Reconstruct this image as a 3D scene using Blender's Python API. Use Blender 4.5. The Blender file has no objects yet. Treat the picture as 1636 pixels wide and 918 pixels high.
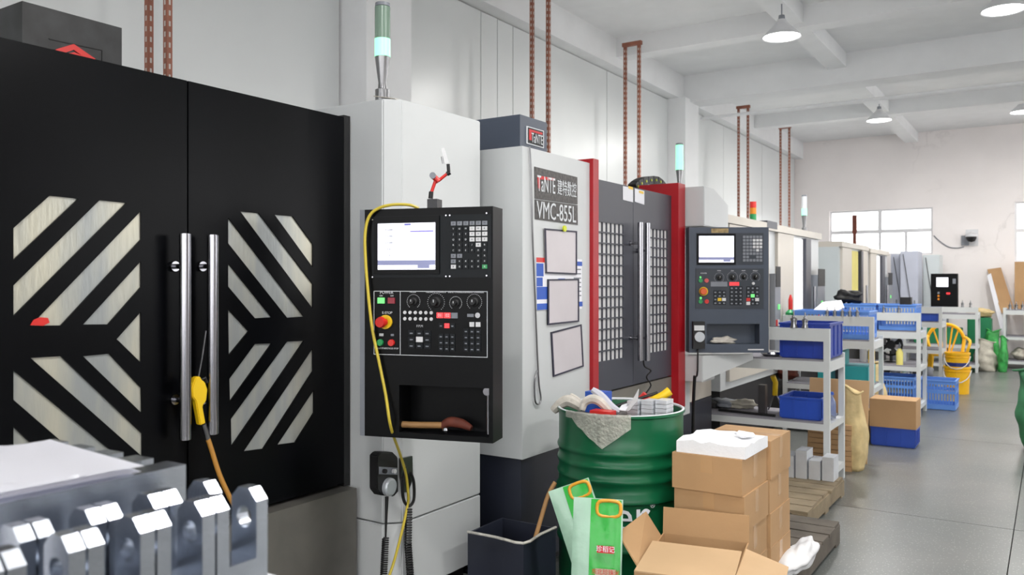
import bpy, bmesh, math, random
from mathutils import Vector, Matrix
random.seed(7)
S = bpy.context.scene
C = S.collection
PI = math.pi

# ------------------------------------------------------------------ camera
F, YAW, CAMH, HOR = 1319.0, math.radians(33.2), 1.47, 450.0
cam_d = bpy.data.cameras.new('camera')
cam = bpy.data.objects.new('camera', cam_d); C.objects.link(cam)
cam_d.sensor_width = 36; cam_d.lens = F / 1636 * 36
cam_d.shift_y = -(459 - HOR) / 1636
cam.location = (0, 0, CAMH); cam.rotation_euler = (PI / 2, 0, YAW)
cam_d.clip_start = 0.05; cam_d.clip_end = 200
cam_d.dof.use_dof = True; cam_d.dof.focus_distance = 3.6; cam_d.dof.aperture_fstop = 4.5
S.camera = cam
# ------------------------------------------------------------------ world, exposure
w = bpy.data.worlds.new('world'); S.world = w; w.use_nodes = True
bg = w.node_tree.nodes['Background']; bg.inputs[0].default_value = (1.0, 1.0, 1.0, 1); bg.inputs[1].default_value = 4.2
S.view_settings.view_transform = 'Standard'; S.view_settings.look = 'None'
S.view_settings.gamma = 1; S.view_settings.use_curve_mapping = False
S.view_settings.exposure = 0.18
LAMP_W = 55

# ------------------------------------------------------------------ survey helpers: sight lines meet real planes
FW = Vector((-math.sin(YAW), math.cos(YAW), 0)); RT = Vector((math.cos(YAW), math.sin(YAW), 0))
EYE = Vector((0, 0, CAMH))
def ray(u, v): return FW + RT * ((u - 818) / F) + Vector((0, 0, (HOR - v) / F))
def onx(u, v, x): r = ray(u, v); return EYE + r * (x / r.x)
def ony(u, v, y): r = ray(u, v); return EYE + r * (y / r.y)
def onz(u, v, z): r = ray(u, v); return EYE + r * ((z - CAMH) / r.z)
def atd(u, v, d): return EYE + ray(u, v) * d

# ------------------------------------------------------------------ materials
def lin(c): return tuple(((x / 255) / 12.92 if x / 255 <= .04045 else ((x / 255 + .055) / 1.055) ** 2.4) for x in c)
MATS = {}
def mat(name, col, rough=.5, metal=0, var=.06, scale=4, bump=0, bscale=60, emit=0, stretch=None, col2=None, coat=0, alpha=1, trans=0, spec=None):
    if name in MATS: return MATS[name]
    m = bpy.data.materials.new(name); m.use_nodes = True
    nt = m.node_tree; b = nt.nodes['Principled BSDF']
    a = lin(col); c2 = lin(col2) if col2 else tuple(max(0, x * (1 - 2 * var)) for x in a)
    tc = nt.nodes.new('ShaderNodeTexCoord'); mp = nt.nodes.new('ShaderNodeMapping')
    nt.links.new(tc.outputs['Object'], mp.inputs[0])
    if stretch: mp.inputs['Scale'].default_value = stretch
    n = nt.nodes.new('ShaderNodeTexNoise'); n.inputs['Scale'].default_value = scale; n.inputs['Detail'].default_value = 6
    nt.links.new(mp.outputs[0], n.inputs[0])
    r = nt.nodes.new('ShaderNodeValToRGB')
    r.color_ramp.elements[0].position = .35; r.color_ramp.elements[1].position = .65
    r.color_ramp.elements[0].color = (*c2, 1); r.color_ramp.elements[1].color = (*a, 1)
    nt.links.new(n.outputs[0], r.inputs[0]); nt.links.new(r.outputs[0], b.inputs['Base Color'])
    b.inputs['Roughness'].default_value = rough; b.inputs['Metallic'].default_value = metal
    if coat: b.inputs['Coat Weight'].default_value = coat; b.inputs['Coat Roughness'].default_value = .1
    if spec is not None: b.inputs['Specular IOR Level'].default_value = spec
    if alpha < 1: b.inputs['Alpha'].default_value = alpha
    if trans: b.inputs['Transmission Weight'].default_value = trans
    if emit:
        nt.links.new(r.outputs[0], b.inputs['Emission Color']); b.inputs['Emission Strength'].default_value = emit
    if bump:
        n2 = nt.nodes.new('ShaderNodeTexNoise'); n2.inputs['Scale'].default_value = bscale; n2.inputs['Detail'].default_value = 4
        nt.links.new(mp.outputs[0], n2.inputs[0])
        bp = nt.nodes.new('ShaderNodeBump'); bp.inputs['Strength'].default_value = bump; bp.inputs['Distance'].default_value = .01
        nt.links.new(n2.outputs[0], bp.inputs['Height']); nt.links.new(bp.outputs[0], b.inputs['Normal'])
    MATS[name] = m; return m

M_wallpanel = mat('wall_panel_white', (218, 221, 221), .3, var=.02, scale=1.2)
M_plaster = mat('plaster', (232, 226, 224), .9, var=.03, scale=.8, bump=.1)
M_backwall = mat('plaster_stained', (246, 240, 238), .9, var=.03, scale=1.0, bump=.1)
M_beam = mat('beam_white', (232, 233, 234), .85, var=.02)
M_white = mat('machine_white', (202, 205, 206), .35, var=.02, scale=2)
M_cream = mat('machine_cream', (206, 199, 188), .4, var=.03, scale=2)
M_palegrey = mat('machine_pale_grey', (205, 212, 213), .4, var=.03, scale=2)
M_black = mat('door_black', (8, 9, 12), .28, var=.15, scale=3, spec=.10)
M_blackm = mat('matte_black', (18, 18, 20), .55, var=.1)
M_pblack = mat('panel_black', (12, 13, 15), .4, var=.1, spec=.15)
M_face = mat('panel_face', (22, 26, 30), .45, var=.05, spec=.2)
M_slate = mat('panel_slate', (66, 75, 90), .4, var=.05)
M_slateface = mat('panel_slate_face', (48, 54, 64), .45, var=.05)
M_navy = mat('navy_paint', (42, 46, 60), .45, var=.12, scale=3)
M_cover = mat('cover_bluegrey', (74, 82, 97), .45, var=.05)
M_grey = mat('door_grey', (62, 64, 74), .4, var=.05)
M_red = mat('frame_red', (176, 20, 32), .38, var=.06)
M_chrome = mat('chrome', (172, 172, 178), .2, 1, var=.05)
M_steel = mat('steel', (150, 150, 152), .3, 1, var=.1, scale=8)
M_stain = mat('stainless_tray', (134, 131, 125), .45, .6, var=.18, scale=2.5)
M_alu = mat('machined_aluminium', (206, 212, 222), .27, 1, var=.08, scale=12, bump=.03, bscale=200)
M_pane = mat('window_film', (190, 186, 168), .28, .25, var=.1, scale=2.2, stretch=(1, 3, .5), col2=(148, 152, 152), bump=.12, bscale=25)  # cream and grey of light from inside painted into the panes
M_paneW = mat('small_pane', (220, 220, 220), .3, var=.05)  # brightness of the white-lit inside is put into the pane colour
M_trolley = mat('trolley_grey', (206, 209, 209), .45, var=.04, scale=3)
M_mat = mat('rubber_mat', (140, 138, 146), .8, var=.08)
M_blue = mat('crate_blue', (40, 78, 180), .4, var=.06)
M_dblue = mat('crate_dark_blue', (26, 58, 158), .4, var=.06)
M_lblue = mat('crate_light_blue', (98, 146, 222), .45, var=.06)
M_teal = mat('teal_paint', (38, 160, 166), .45)
M_card = mat('cardboard', (186, 148, 106), .85, var=.06, scale=3, bump=.05)
M_cardin = mat('cardboard_light', (206, 172, 132), .85, var=.05, scale=3)
M_tape = mat('packing_tape', (196, 156, 112), .25, var=.04)
M_foam = mat('foam_white', (242, 243, 246), .8, var=.02, bump=.15, bscale=80)
M_paper = mat('paper', (238, 238, 244), .7, var=.015)
M_drum = mat('drum_green', (8, 94, 58), .3, var=.08, scale=3)
M_film = mat('clear_film', (250, 246, 236), .18, var=.1, scale=40, alpha=.55, bump=.9, bscale=70)
M_wood = mat('wood', (168, 126, 78), .6, var=.15, scale=6, stretch=(1, 1, .2))
M_pallet = mat('pallet_wood', (150, 134, 108), .85, var=.2, scale=5, bump=.2, bscale=30)
M_dwood = mat('dark_pallet_wood', (108, 100, 90), .85, var=.2, scale=5, bump=.2, bscale=30)
M_yellow = mat('yellow_plastic', (238, 196, 22), .4, var=.04)
M_chair = mat('chair_yellow', (244, 186, 20), .4, var=.04)
M_hose = mat('hose_brown', (176, 124, 48), .4)
M_rubber = mat('rubber_black', (20, 20, 22), .5)
M_strut = mat('strut_brown', (150, 92, 72), .6, var=.12, scale=8)
M_redp = mat('red_plastic', (214, 40, 34), .35)
M_greenp = mat('green_plastic', (36, 150, 84), .35)
M_whitep = mat('white_plastic', (222, 222, 224), .4)
M_greyp = mat('grey_plastic', (130, 134, 142), .45)
M_ink = mat('white_print', (215, 218, 222), .6, var=.01)
M_ink2 = mat('grey_print', (128, 132, 140), .6, var=.01)
M_dink = mat('dark_print', (60, 66, 80), .6, var=.01)
M_rink = mat('red_print', (200, 30, 36), .5, var=.01)
M_bink = mat('blue_print', (48, 92, 190), .5, var=.05)
M_screen = mat('screen_lit', (240, 240, 250), .3, var=.004, emit=.75)
M_screenb = mat('screen_bar', (120, 124, 160), .3, var=.02, emit=.5)
M_ledr = mat('led_red', (235, 50, 56), .3, var=0, emit=.7)
M_ledg = mat('led_green', (110, 225, 120), .3, var=0, emit=.6)
M_ledw = mat('led_warm', (240, 255, 190), .3, var=0, emit=1.5)
M_green_on = mat('signal_green_lit', (150, 255, 196), .3, var=0, emit=1.0)
M_green_off = mat('signal_clear', (150, 178, 160), .25, var=.1, trans=.3)
M_plate = mat('nameplate_black', (52, 50, 50), .5, var=.3, scale=60, col2=(86, 82, 80))
M_sack = mat('woven_sack', (214, 190, 138), .8, var=.1, scale=14, bump=.3, bscale=40)
M_gsack = mat('green_sack', (52, 120, 78), .6, var=.2, scale=8, bump=.4, bscale=30)
M_gnet = mat('green_net', (60, 170, 80), .6, var=.25, scale=12, bump=.5, bscale=40)
M_cloth = mat('grey_cloth', (196, 190, 176), .9, var=.12, scale=10, bump=.5, bscale=30)
M_lampw = mat('lamp_glow', (255, 255, 255), .3, var=0, emit=9)
M_glove = mat('glove_white', (214, 208, 198), .9, var=.12, scale=20, bump=.3)
M_bagw = mat('bag_pale_green', (176, 214, 190), .22, var=.08, scale=7, bump=.3, bscale=14)
M_bagg = mat('bag_green', (40, 176, 56), .2, var=.06, scale=7, bump=.3, bscale=14)
M_orange = mat('bag_handle', (232, 168, 52), .35)
M_clear = mat('clear_plastic', (220, 228, 235), .1, var=.03, trans=.8)
M_rust = mat('rusty_red', (112, 52, 36), .7, var=.2, scale=20)
M_dark = mat('dark_recess', (38, 36, 38), .7, var=.1)
M_interior = mat('lit_interior', (250, 250, 250), .6, var=.01, emit=.35)  # glow stands in for light inside the open door slots
M_ylit = mat('yellow_lit_slot_and_can', (226, 214, 120), .6, var=.05)  # yellow light in a door slot painted as colour; also a can's yellow

# floor material: worn grey terrazzo with green tint
M_floor = mat('floor_grey', (110, 111, 109), .30, var=.07, scale=1.3, col2=(92, 97, 95), bump=.03, bscale=12)
def _speckle(m):
    nt = m.node_tree; b = nt.nodes['Principled BSDF']
    tc = nt.nodes.new('ShaderNodeTexCoord'); v = nt.nodes.new('ShaderNodeTexVoronoi'); v.inputs['Scale'].default_value = 55
    nt.links.new(tc.outputs['Object'], v.inputs[0])
    r = nt.nodes.new('ShaderNodeValToRGB'); r.color_ramp.elements[0].position = .12; r.color_ramp.elements[1].position = .25
    r.color_ramp.elements[0].color = (.62, .6, .56, 1); r.color_ramp.elements[1].color = (0, 0, 0, 1)
    nt.links.new(v.outputs['Distance'], r.inputs[0])
    mx = nt.nodes.new('ShaderNodeMix'); mx.data_type = 'RGBA'; mx.blend_type = 'ADD'; mx.inputs[0].default_value = .28
    old = b.inputs['Base Color'].links[0].from_socket
    nt.links.new(old, mx.inputs[6]); nt.links.new(r.outputs[0], mx.inputs[7]); nt.links.new(mx.outputs[2], b.inputs['Base Color'])
_speckle(M_floor)
def _cracks(m):
    nt = m.node_tree; b = nt.nodes['Principled BSDF']; N = nt.nodes.new; Lk = nt.links.new
    tc = N('ShaderNodeTexCoord'); n1 = N('ShaderNodeTexNoise'); n1.inputs['Scale'].default_value = 1.1; n1.inputs['Detail'].default_value = 9
    n2 = N('ShaderNodeTexNoise'); n2.inputs['Scale'].default_value = .55; n2.inputs['Detail'].default_value = 2
    Lk(tc.outputs['Object'], n1.inputs[0]); Lk(tc.outputs['Object'], n2.inputs[0])
    r1 = N('ShaderNodeValToRGB'); e = r1.color_ramp.elements; e[0].position = .485; e[0].color = (0, 0, 0, 1); e[1].position = .5; e[1].color = (1, 1, 1, 1)
    x = e.new(.515); x.color = (0, 0, 0, 1)
    r2 = N('ShaderNodeValToRGB'); r2.color_ramp.elements[0].position = .52; r2.color_ramp.elements[1].position = .66
    Lk(n1.outputs[0], r1.inputs[0]); Lk(n2.outputs[0], r2.inputs[0])
    mu = N('ShaderNodeMath'); mu.operation = 'MULTIPLY'; Lk(r1.outputs[0], mu.inputs[0]); Lk(r2.outputs[0], mu.inputs[1])
    m2_ = N('ShaderNodeMath'); m2_.operation = 'MULTIPLY'; m2_.inputs[1].default_value = .45; Lk(mu.outputs[0], m2_.inputs[0])
    mx = N('ShaderNodeMix'); mx.data_type = 'RGBA'; old = b.inputs['Base Color'].links[0].from_socket
    Lk(m2_.outputs[0], mx.inputs[0]); Lk(old, mx.inputs[6]); mx.inputs[7].default_value = (.35, .32, .31, 1); Lk(mx.outputs[2], b.inputs['Base Color'])
_cracks(M_backwall)
# slotted strut: light slots along its length
def _slots(m):
    nt = m.node_tree; b = nt.nodes['Principled BSDF']
    tc = nt.nodes.new('ShaderNodeTexCoord'); wv = nt.nodes.new('ShaderNodeTexWave'); wv.bands_direction = 'Z'; wv.inputs['Scale'].default_value = 6
    nt.links.new(tc.outputs['Object'], wv.inputs[0])
    r = nt.nodes.new('ShaderNodeValToRGB'); r.color_ramp.interpolation = 'CONSTANT'
    r.color_ramp.elements[0].position = 0; r.color_ramp.elements[1].position = .62
    r.color_ramp.elements[0].color = (*lin((140, 84, 66)), 1); r.color_ramp.elements[1].color = (*lin((205, 190, 180)), 1)
    nt.links.new(wv.outputs[0], r.inputs[0]); nt.links.new(r.outputs[0], b.inputs['Base Color'])
M_slot = mat('strut_slots', (150, 92, 72), .6); _slots(M_slot)
def _glass():
    m = bpy.data.materials.new('window_glass'); m.use_nodes = True; nt = m.node_tree; nt.nodes.clear()
    o = nt.nodes.new('ShaderNodeOutputMaterial'); t = nt.nodes.new('ShaderNodeBsdfTransparent'); g = nt.nodes.new('ShaderNodeBsdfGlossy')
    mx = nt.nodes.new('ShaderNodeMixShader'); mx.inputs[0].default_value = .07; g.inputs['Roughness'].default_value = .05
    nt.links.new(t.outputs[0], mx.inputs[1]); nt.links.new(g.outputs[0], mx.inputs[2]); nt.links.new(mx.outputs[0], o.inputs[0])
    return m
M_glass = _glass()

# ------------------------------------------------------------------ mesh helpers
def BM(): return bmesh.new()
def box(bm, x0, x1, y0, y1, z0, z1):
    vs = [bm.verts.new((x, y, z)) for z in (z0, z1) for x, y in ((x0, y0), (x1, y0), (x1, y1), (x0, y1))]
    for f in ((3, 2, 1, 0), (4, 5, 6, 7), (0, 1, 5, 4), (1, 2, 6, 5), (2, 3, 7, 6), (3, 0, 4, 7)):
        bm.faces.new([vs[i] for i in f])
    return bm
def BX(*a): return box(BM(), *a)
def prism(bm, pts, vec):
    vec = Vector(vec); a = [bm.verts.new(p) for p in pts]; b = [bm.verts.new(Vector(p) + vec) for p in pts]
    n = len(a); bm.faces.new(a); bm.faces.new(b[::-1])
    for i in range(n): bm.faces.new((a[i], b[i], b[(i + 1) % n], a[(i + 1) % n]))
    bmesh.ops.recalc_face_normals(bm, faces=bm.faces[:]); return bm
def foot(bm, xy, z0, z1): return prism(bm, [(x, y, z0) for x, y in xy], (0, 0, z1 - z0))
def frame_of(d):
    d = d.normalized(); a = Vector((0, 0, 1)) if abs(d.z) < .9 else Vector((1, 0, 0))
    s = d.cross(a).normalized(); return s, s.cross(d).normalized()
def cyl(bm, p0, p1, r0, r1=None, seg=16, caps=True):
    p0, p1 = Vector(p0), Vector(p1); r1 = r0 if r1 is None else r1; s, t = frame_of(p1 - p0)
    ring = [[bm.verts.new(p + (s * math.cos(2 * PI * i / seg) + t * math.sin(2 * PI * i / seg)) * r) for i in range(seg)] for p, r in ((p0, r0), (p1, r1))]
    for i in range(seg): bm.faces.new((ring[0][i], ring[0][(i + 1) % seg], ring[1][(i + 1) % seg], ring[1][i]))
    if caps: bm.faces.new(ring[0][::-1]); bm.faces.new(ring[1])
    bmesh.ops.recalc_face_normals(bm, faces=bm.faces[:]); return bm
def tube(bm, pts, r, seg=8, closed=False, sub=0):
    pts = [Vector(p) for p in pts]
    if sub:                                            # Catmull-Rom smoothing
        out = []
        n = len(pts)
        for i in range(n if closed else n - 1):
            p = [pts[(i + k) % n] if closed else pts[min(max(i + k, 0), n - 1)] for k in (-1, 0, 1, 2)]
            for k in range(sub):
                t = k / sub
                out.append(.5 * ((2 * p[1]) + (p[2] - p[0]) * t + (2 * p[0] - 5 * p[1] + 4 * p[2] - p[3]) * t * t + (3 * p[1] - p[0] - 3 * p[2] + p[3]) * t ** 3))
        if not closed: out.append(pts[-1])
        pts = out
    rings = []; n = len(pts); ps = None
    for i, p in enumerate(pts):
        d = (pts[(i + 1) % n] - pts[i - 1]) if closed else pts[min(i + 1, n - 1)] - pts[max(i - 1, 0)]
        d.normalize()
        if ps is None: s, t = frame_of(d)
        else:
            s = (ps - d * ps.dot(d)).normalized(); t = s.cross(d)
        ps = s
        rr = r(i / (n - 1)) if callable(r) else r
        rings.append([bm.verts.new(p + (s * math.cos(2 * PI * k / seg) + t * math.sin(2 * PI * k / seg)) * rr) for k in range(seg)])
    for i in range(n if closed else n - 1):
        a, b = rings[i], rings[(i + 1) % n]
        for k in range(seg): bm.faces.new((a[k], a[(k + 1) % seg], b[(k + 1) % seg], b[k]))
    if not closed: bm.faces.new(rings[0][::-1]); bm.faces.new(rings[-1])
    bmesh.ops.recalc_face_normals(bm, faces=bm.faces[:]); return bm
def lathe(bm, prof, c=(0, 0, 0), seg=32):
    rings = []
    for r, z in prof:
        if r < 1e-5: rings.append([bm.verts.new((c[0], c[1], c[2] + z))])
        else: rings.append([bm.verts.new((c[0] + r * math.cos(2 * PI * i / seg), c[1] + r * math.sin(2 * PI * i / seg), c[2] + z)) for i in range(seg)])
    for a, b in zip(rings, rings[1:]):
        for i in range(seg):
            j = (i + 1) % seg
            if len(a) == 1 and len(b) == 1: continue
            if len(a) == 1: bm.faces.new((a[0], b[j], b[i]))
            elif len(b) == 1: bm.faces.new((a[i], a[j], b[0]))
            else: bm.faces.new((a[i], a[j], b[j], b[i]))
    bmesh.ops.recalc_face_normals(bm, faces=bm.faces[:]); return bm
def holed(outer, holes, vec):
    """flat sheet with openings, extruded by vec"""
    bm = BM(); es = []
    for loop in [outer] + holes:
        vs = [bm.verts.new(p) for p in loop]
        es += [bm.edges.new((vs[i], vs[(i + 1) % len(vs)])) for i in range(len(vs))]
    bmesh.ops.triangle_fill(bm, use_beauty=True, use_dissolve=False, edges=es)
    r = bmesh.ops.extrude_face_region(bm, geom=bm.faces[:])
    bmesh.ops.translate(bm, verts=[v for v in r['geom'] if isinstance(v, bmesh.types.BMVert)], vec=vec)
    bmesh.ops.recalc_face_normals(bm, faces=bm.faces[:]); return bm
def blob(c, size, seed=0, amp=.18, sub=3, flat=True):
    """lumpy sack or heap sitting on z = c.z"""
    bm = BM(); bmesh.ops.create_icosphere(bm, subdivisions=sub, radius=1)
    rnd = random.Random(seed); ph = [rnd.uniform(0, 6) for _ in range(9)]
    for v in bm.verts:
        x, y, z = v.co
        k = 1 + amp * (math.sin(3 * x + ph[0]) * math.sin(4 * y + ph[1]) + .6 * math.sin(7 * z + ph[2] + 2 * x) + .4 * math.sin(9 * x + 8 * y + ph[3]))
        p = Vector((x * size[0] / 2 * k, y * size[1] / 2 * k, (z * k + 1) / 2 * size[2]))
        if flat: p.z = max(p.z, 0)
        v.co = p + Vector(c)
    for f in bm.faces: f.smooth = True
    return bm

WM = {}
def wmat(o): return WM.get(o.name, Matrix())
def thing(name, label, cat, loc=(0, 0, 0), rotz=0, group=None, kind=None):
    o = bpy.data.objects.new(name, None); C.objects.link(o); o.empty_display_size = .1
    o.location = loc; o.rotation_euler = (0, 0, rotz)
    WM[o.name] = Matrix.Translation(Vector(loc)) @ Matrix.Rotation(rotz, 4, 'Z')
    if kind: o['kind'] = kind
    else: o['label'] = label; o['category'] = cat
    if kind and label: o['label'] = label
    if group: o['group'] = group
    return o
def obj(name, bm, m, parent=None, local=False, bevel=0, smooth=False, label=None, cat=None, group=None, kind=None):
    if bevel:
        es = [e for e in bm.edges if len(e.link_faces) == 2 and e.calc_face_angle(0) > .6]
        bmesh.ops.bevel(bm, geom=es, offset=bevel, segments=2, affect='EDGES', clamp_overlap=True)
    me = bpy.data.meshes.new(name)
    org = Vector((0, 0, 0))
    if parent is not None:
        if not local: bm.transform(wmat(parent).inverted())
    else:
        xs = [v.co for v in bm.verts]
        lo = [min(p[i] for p in xs) for i in range(3)]; hi = [max(p[i] for p in xs) for i in range(3)]
        org = Vector(((lo[0] + hi[0]) / 2, (lo[1] + hi[1]) / 2, lo[2])); bm.transform(Matrix.Translation(-org))
    if smooth:
        for f in bm.faces: f.smooth = True
        for e in bm.edges:
            if len(e.link_faces) == 2 and e.calc_face_angle(0) > .7: e.smooth = False
    bm.to_mesh(me); bm.free(); me.materials.append(m)
    o = bpy.data.objects.new(name, me); C.objects.link(o)
    if parent is not None: o.parent = parent; WM[o.name] = wmat(parent)
    else: o.location = org; WM[o.name] = Matrix.Translation(org)
    if label: o['label'] = label
    if cat: o['category'] = cat
    if group: o['group'] = group
    if kind: o['kind'] = kind
    return o
def inst(name, me, parent, loc, m=None):
    """copy sharing mesh data, placed in the parent's own frame"""
    o = bpy.data.objects.new(name, me); C.objects.link(o); o.parent = parent; o.location = loc
    WM[o.name] = wmat(parent) @ Matrix.Translation(Vector(loc)); return o
def mesh_of(bm, m):
    me = bpy.data.meshes.new('piece'); bm.to_mesh(me); bm.free(); me.materials.append(m); return me
def copy_tree(root, loc, rotz, label, group=None):
    r = root.copy(); C.objects.link(r); r.location = loc; r.rotation_euler = (0, 0, rotz); r['label'] = label
    if group: r['group'] = group
    WM[r.name] = Matrix.Translation(Vector(loc)) @ Matrix.Rotation(rotz, 4, 'Z')
    for ch in root.children:
        c = ch.copy(); C.objects.link(c); c.parent = r
        for g in ch.children:
            d = g.copy(); C.objects.link(d); d.parent = c
    return r
TEXTS = []
def text(name, s, size, parent, org, right, up, m, align='CENTER', sx=1, label=None, fit=None):
    """flat lettering on a surface; org is its middle, in the parent's frame"""
    TEXTS.append((name, s, size, parent, Vector(org), Vector(right).normalized(), Vector(up).normalized(), m, align, sx, label, fit))
def flush_text():
    fs = []
    for t in TEXTS:
        cu = bpy.data.curves.new('t', 'FONT'); cu.body = t[1]; cu.size = t[2]; cu.align_x = t[8]; cu.align_y = 'CENTER'; cu.extrude = .0006; cu.resolution_u = 3
        o = bpy.data.objects.new('t', cu); C.objects.link(o); fs.append(o)
    dg = bpy.context.evaluated_depsgraph_get()
    for t, o in zip(TEXTS, fs):
        me = bpy.data.meshes.new_from_object(o.evaluated_get(dg)); me.materials.clear(); me.materials.append(t[7])
        n = t[5].cross(t[6])
        if t[11]:
            xs = [v.co.x for v in me.vertices]; zs = [v.co.y for v in me.vertices]
            cx, cy = (min(xs) + max(xs)) / 2, (min(zs) + max(zs)) / 2; kx, ky = t[11][0] / (max(xs) - min(xs)), t[11][1] / (max(zs) - min(zs))
            for v in me.vertices: v.co.x = (v.co.x - cx) * kx; v.co.y = (v.co.y - cy) * ky
        mx = Matrix((( *(t[5] * t[9]), 0), (*t[6], 0), (*n, 0), (0, 0, 0, 1))).transposed()
        mx.translation = t[4]; me.transform(mx)
        p = bpy.data.objects.new(t[0], me); C.objects.link(p); p.parent = t[3]
        if t[10]: p['label'] = t[10]
    for o in fs:
        cu = o.data; bpy.data.objects.remove(o); bpy.data.curves.remove(cu)
def qx(pts, x, th):   # quad traced on plane x, extruded along +x
    return prism(BM(), [onx(u, v, x) for u, v in pts], (th, 0, 0))

# ================================================================== SETTING
XW, YB, ZC = -4.40, 17.3, 4.30
floor = obj('floor', BX(-6.2, 7.2, -5.2, YB + .3, -.12, -.012), M_dark, kind='structure')
xj = [-6.19, -3.19, -.19, 2.81, 5.81, 7.2]; yj = [-5.2, -3.27, -.27, 2.73, 5.73, 8.73, 11.73, 14.73, YB + .25]
for i in range(5):
    for j in range(8):
        obj('floor_slab', BX(xj[i] + .003, xj[i + 1] - .003, yj[j] + .003, yj[j + 1] - .003, -.012, 0), M_floor, floor)
wl = obj('wall_left', BX(XW - .25, XW - .03, -5, YB + .2, 0, ZC), M_plaster, kind='structure')
for a, b in [(-4, -2), (-2, 0), (0, 2), (2, 4.4), (4.9, 6.2), (6.2, 6.47), (6.47, 6.74), (6.74, 8.77), (8.77, 10.62), (11.1, 12.9), (12.9, 15), (15, 17.25)]:
    obj('wall_panel', BX(XW - .03, XW, a + .006, b - .006, .0, 3.96), M_wallpanel, wl, bevel=.004)
wb_holes = []
def rect_y(u0, v0, u1, v1, y):
    a, b = ony(u0, v0, y), ony(u1, v1, y); return a.x, b.x, min(a.z, b.z), max(a.z, b.z)
W1 = (ony(1325, 400, YB).x, ony(1490, 400, YB).x, ony(1470, 406, YB).z, ony(1410, 334, YB).z)
W2 = (ony(1621, 400, YB).x, ony(1621, 400, YB).x + 2.2, ony(1621, 418, YB).z, ony(1621, 322, YB).z)
W3 = (W2[1] + 1.2, W2[1] + 3.4, W2[2], W2[3])
def rloop(x0, x1, z0, z1, y): return [(x0, y, z0), (x1, y, z0), (x1, y, z1), (x0, y, z1)]
wback = obj('wall_back', holed(rloop(XW - .2, 7.2, 0, ZC + .3, YB), [rloop(*q, YB) for q in (W1, W2, W3)], (0, .22, 0)), M_backwall, kind='structure')
def window(n, q):
    x0, x1, z0, z1 = q; wn = thing('window_%d' % n, None, None, ((x0 + x1) / 2, YB + .1, z0), kind='structure')
    zt = z0 + (z1 - z0) * .52; xm = x0 + (x1 - x0) * .5; t = .035; y0, y1 = YB + .06, YB + .12
    fr = BM()
    for a in ((x0, x1, z0, z0 + t), (x0, x1, z1 - t, z1), (x0, x0 + t, z0 + t, z1 - t), (x1 - t, x1, z0 + t, z1 - t), (x0 + t, x1 - t, zt - t, zt + t), (xm - t, xm + t, zt + t, z1 - t)):
        box(fr, a[0], a[1], y0, y1, a[2], a[3])
    xs = [x0 + (x1 - x0) * k / 4 for k in range(5)]
    for k in (1, 2, 3): box(fr, xs[k] - t * .7, xs[k] + t * .7, y0, y1, z0 + t, zt - t)
    obj('window_frame', fr, M_whitep, wn)
    for a, b in ((x0 + t, xm - t), (xm + t, x1 - t)): obj('window_pane', BX(a, b, y0 + .02, y0 + .026, zt + t, z1 - t), M_glass, wn)
    for k in range(4): obj('window_pane', BX(xs[k] + t, xs[k + 1] - t, y0 + .02, y0 + .026, z0 + t, zt - t), M_glass, wn)
window(1, W1); window(2, W2); window(3, W3)
XR, YF = 7.0, -5.0
def unseen_windows(axis, c, spans, z0, z1, n0):  # unseen window openings, added and sized to light the hall
    loops = []
    for a, b in spans:
        loops.append([(c, a, z0), (c, b, z0), (c, b, z1), (c, a, z1)] if axis == 'x' else [(a, c, z0), (b, c, z0), (b, c, z1), (a, c, z1)])
    for k, (a, b) in enumerate(spans):
        wn = thing('window_%d' % (n0 + k), None, None, (c, (a + b) / 2, z0) if axis == 'x' else ((a + b) / 2, c, z0), kind='structure')
        n = 4; t = .03
        for i in range(n + 1):
            p = a + (b - a) * i / n; p0, p1 = max(a, p - t), min(b, p + t)
            obj('window_frame', BX(c + .06, c + .12, p0, p1, z0, z1) if axis == 'x' else BX(p0, p1, c - .12, c - .06, z0, z1), M_whitep, wn)
        for i in range(n):
            p0, p1 = a + (b - a) * i / n + t, a + (b - a) * (i + 1) / n - t
            obj('window_pane', BX(c + .085, c + .09, p0, p1, z0, z1) if axis == 'x' else BX(p0, p1, c - .09, c - .085, z0, z1), M_glass, wn)
    return loops
sp = [(-4.4, -1.4), (6.4, 10.6), (11.4, 16.8)]
lp = unseen_windows('x', XR, sp, 1.4, 3.75, 4)
obj('wall_right', holed([(XR, YF - .2, 0), (XR, YB + .22, 0), (XR, YB + .22, ZC), (XR, YF - .2, ZC)], lp, (.2, 0, 0)), M_plaster, kind='structure')
lp = unseen_windows('y', YF, [(-4, -.6), (.2, 3.2), (3.8, 6.6)], .9, 3.75, 7)
obj('wall_front', holed([(XW - .2, YF, 0), (XR, YF, 0), (XR, YF, ZC), (XW - .2, YF, ZC)], lp, (0, -.2, 0)), M_plaster, kind='structure')
ceil = obj('ceiling', BX(XW - .25, 7.2, -5.2, YB + .25, ZC, ZC + .2), M_beam, kind='structure')
obj('trim_1', BX(XW - .03, XW + .16, -5, YB, 3.97, ZC), M_beam, kind='structure')          # eaves beam along the wall
for i, y in enumerate((-1.7, 4.55, 10.8)): obj('trim_%d' % (2 + i), BX(XW + .16, 6.99, y, y + .38, 3.93, ZC), M_beam, kind='structure')
for i, y in enumerate((1.4, 8.7, 14.0)): obj('trim_%d' % (5 + i), BX(XW + .16, 6.99, y, y + .22, 4.08, ZC), M_beam, kind='structure')
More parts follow.
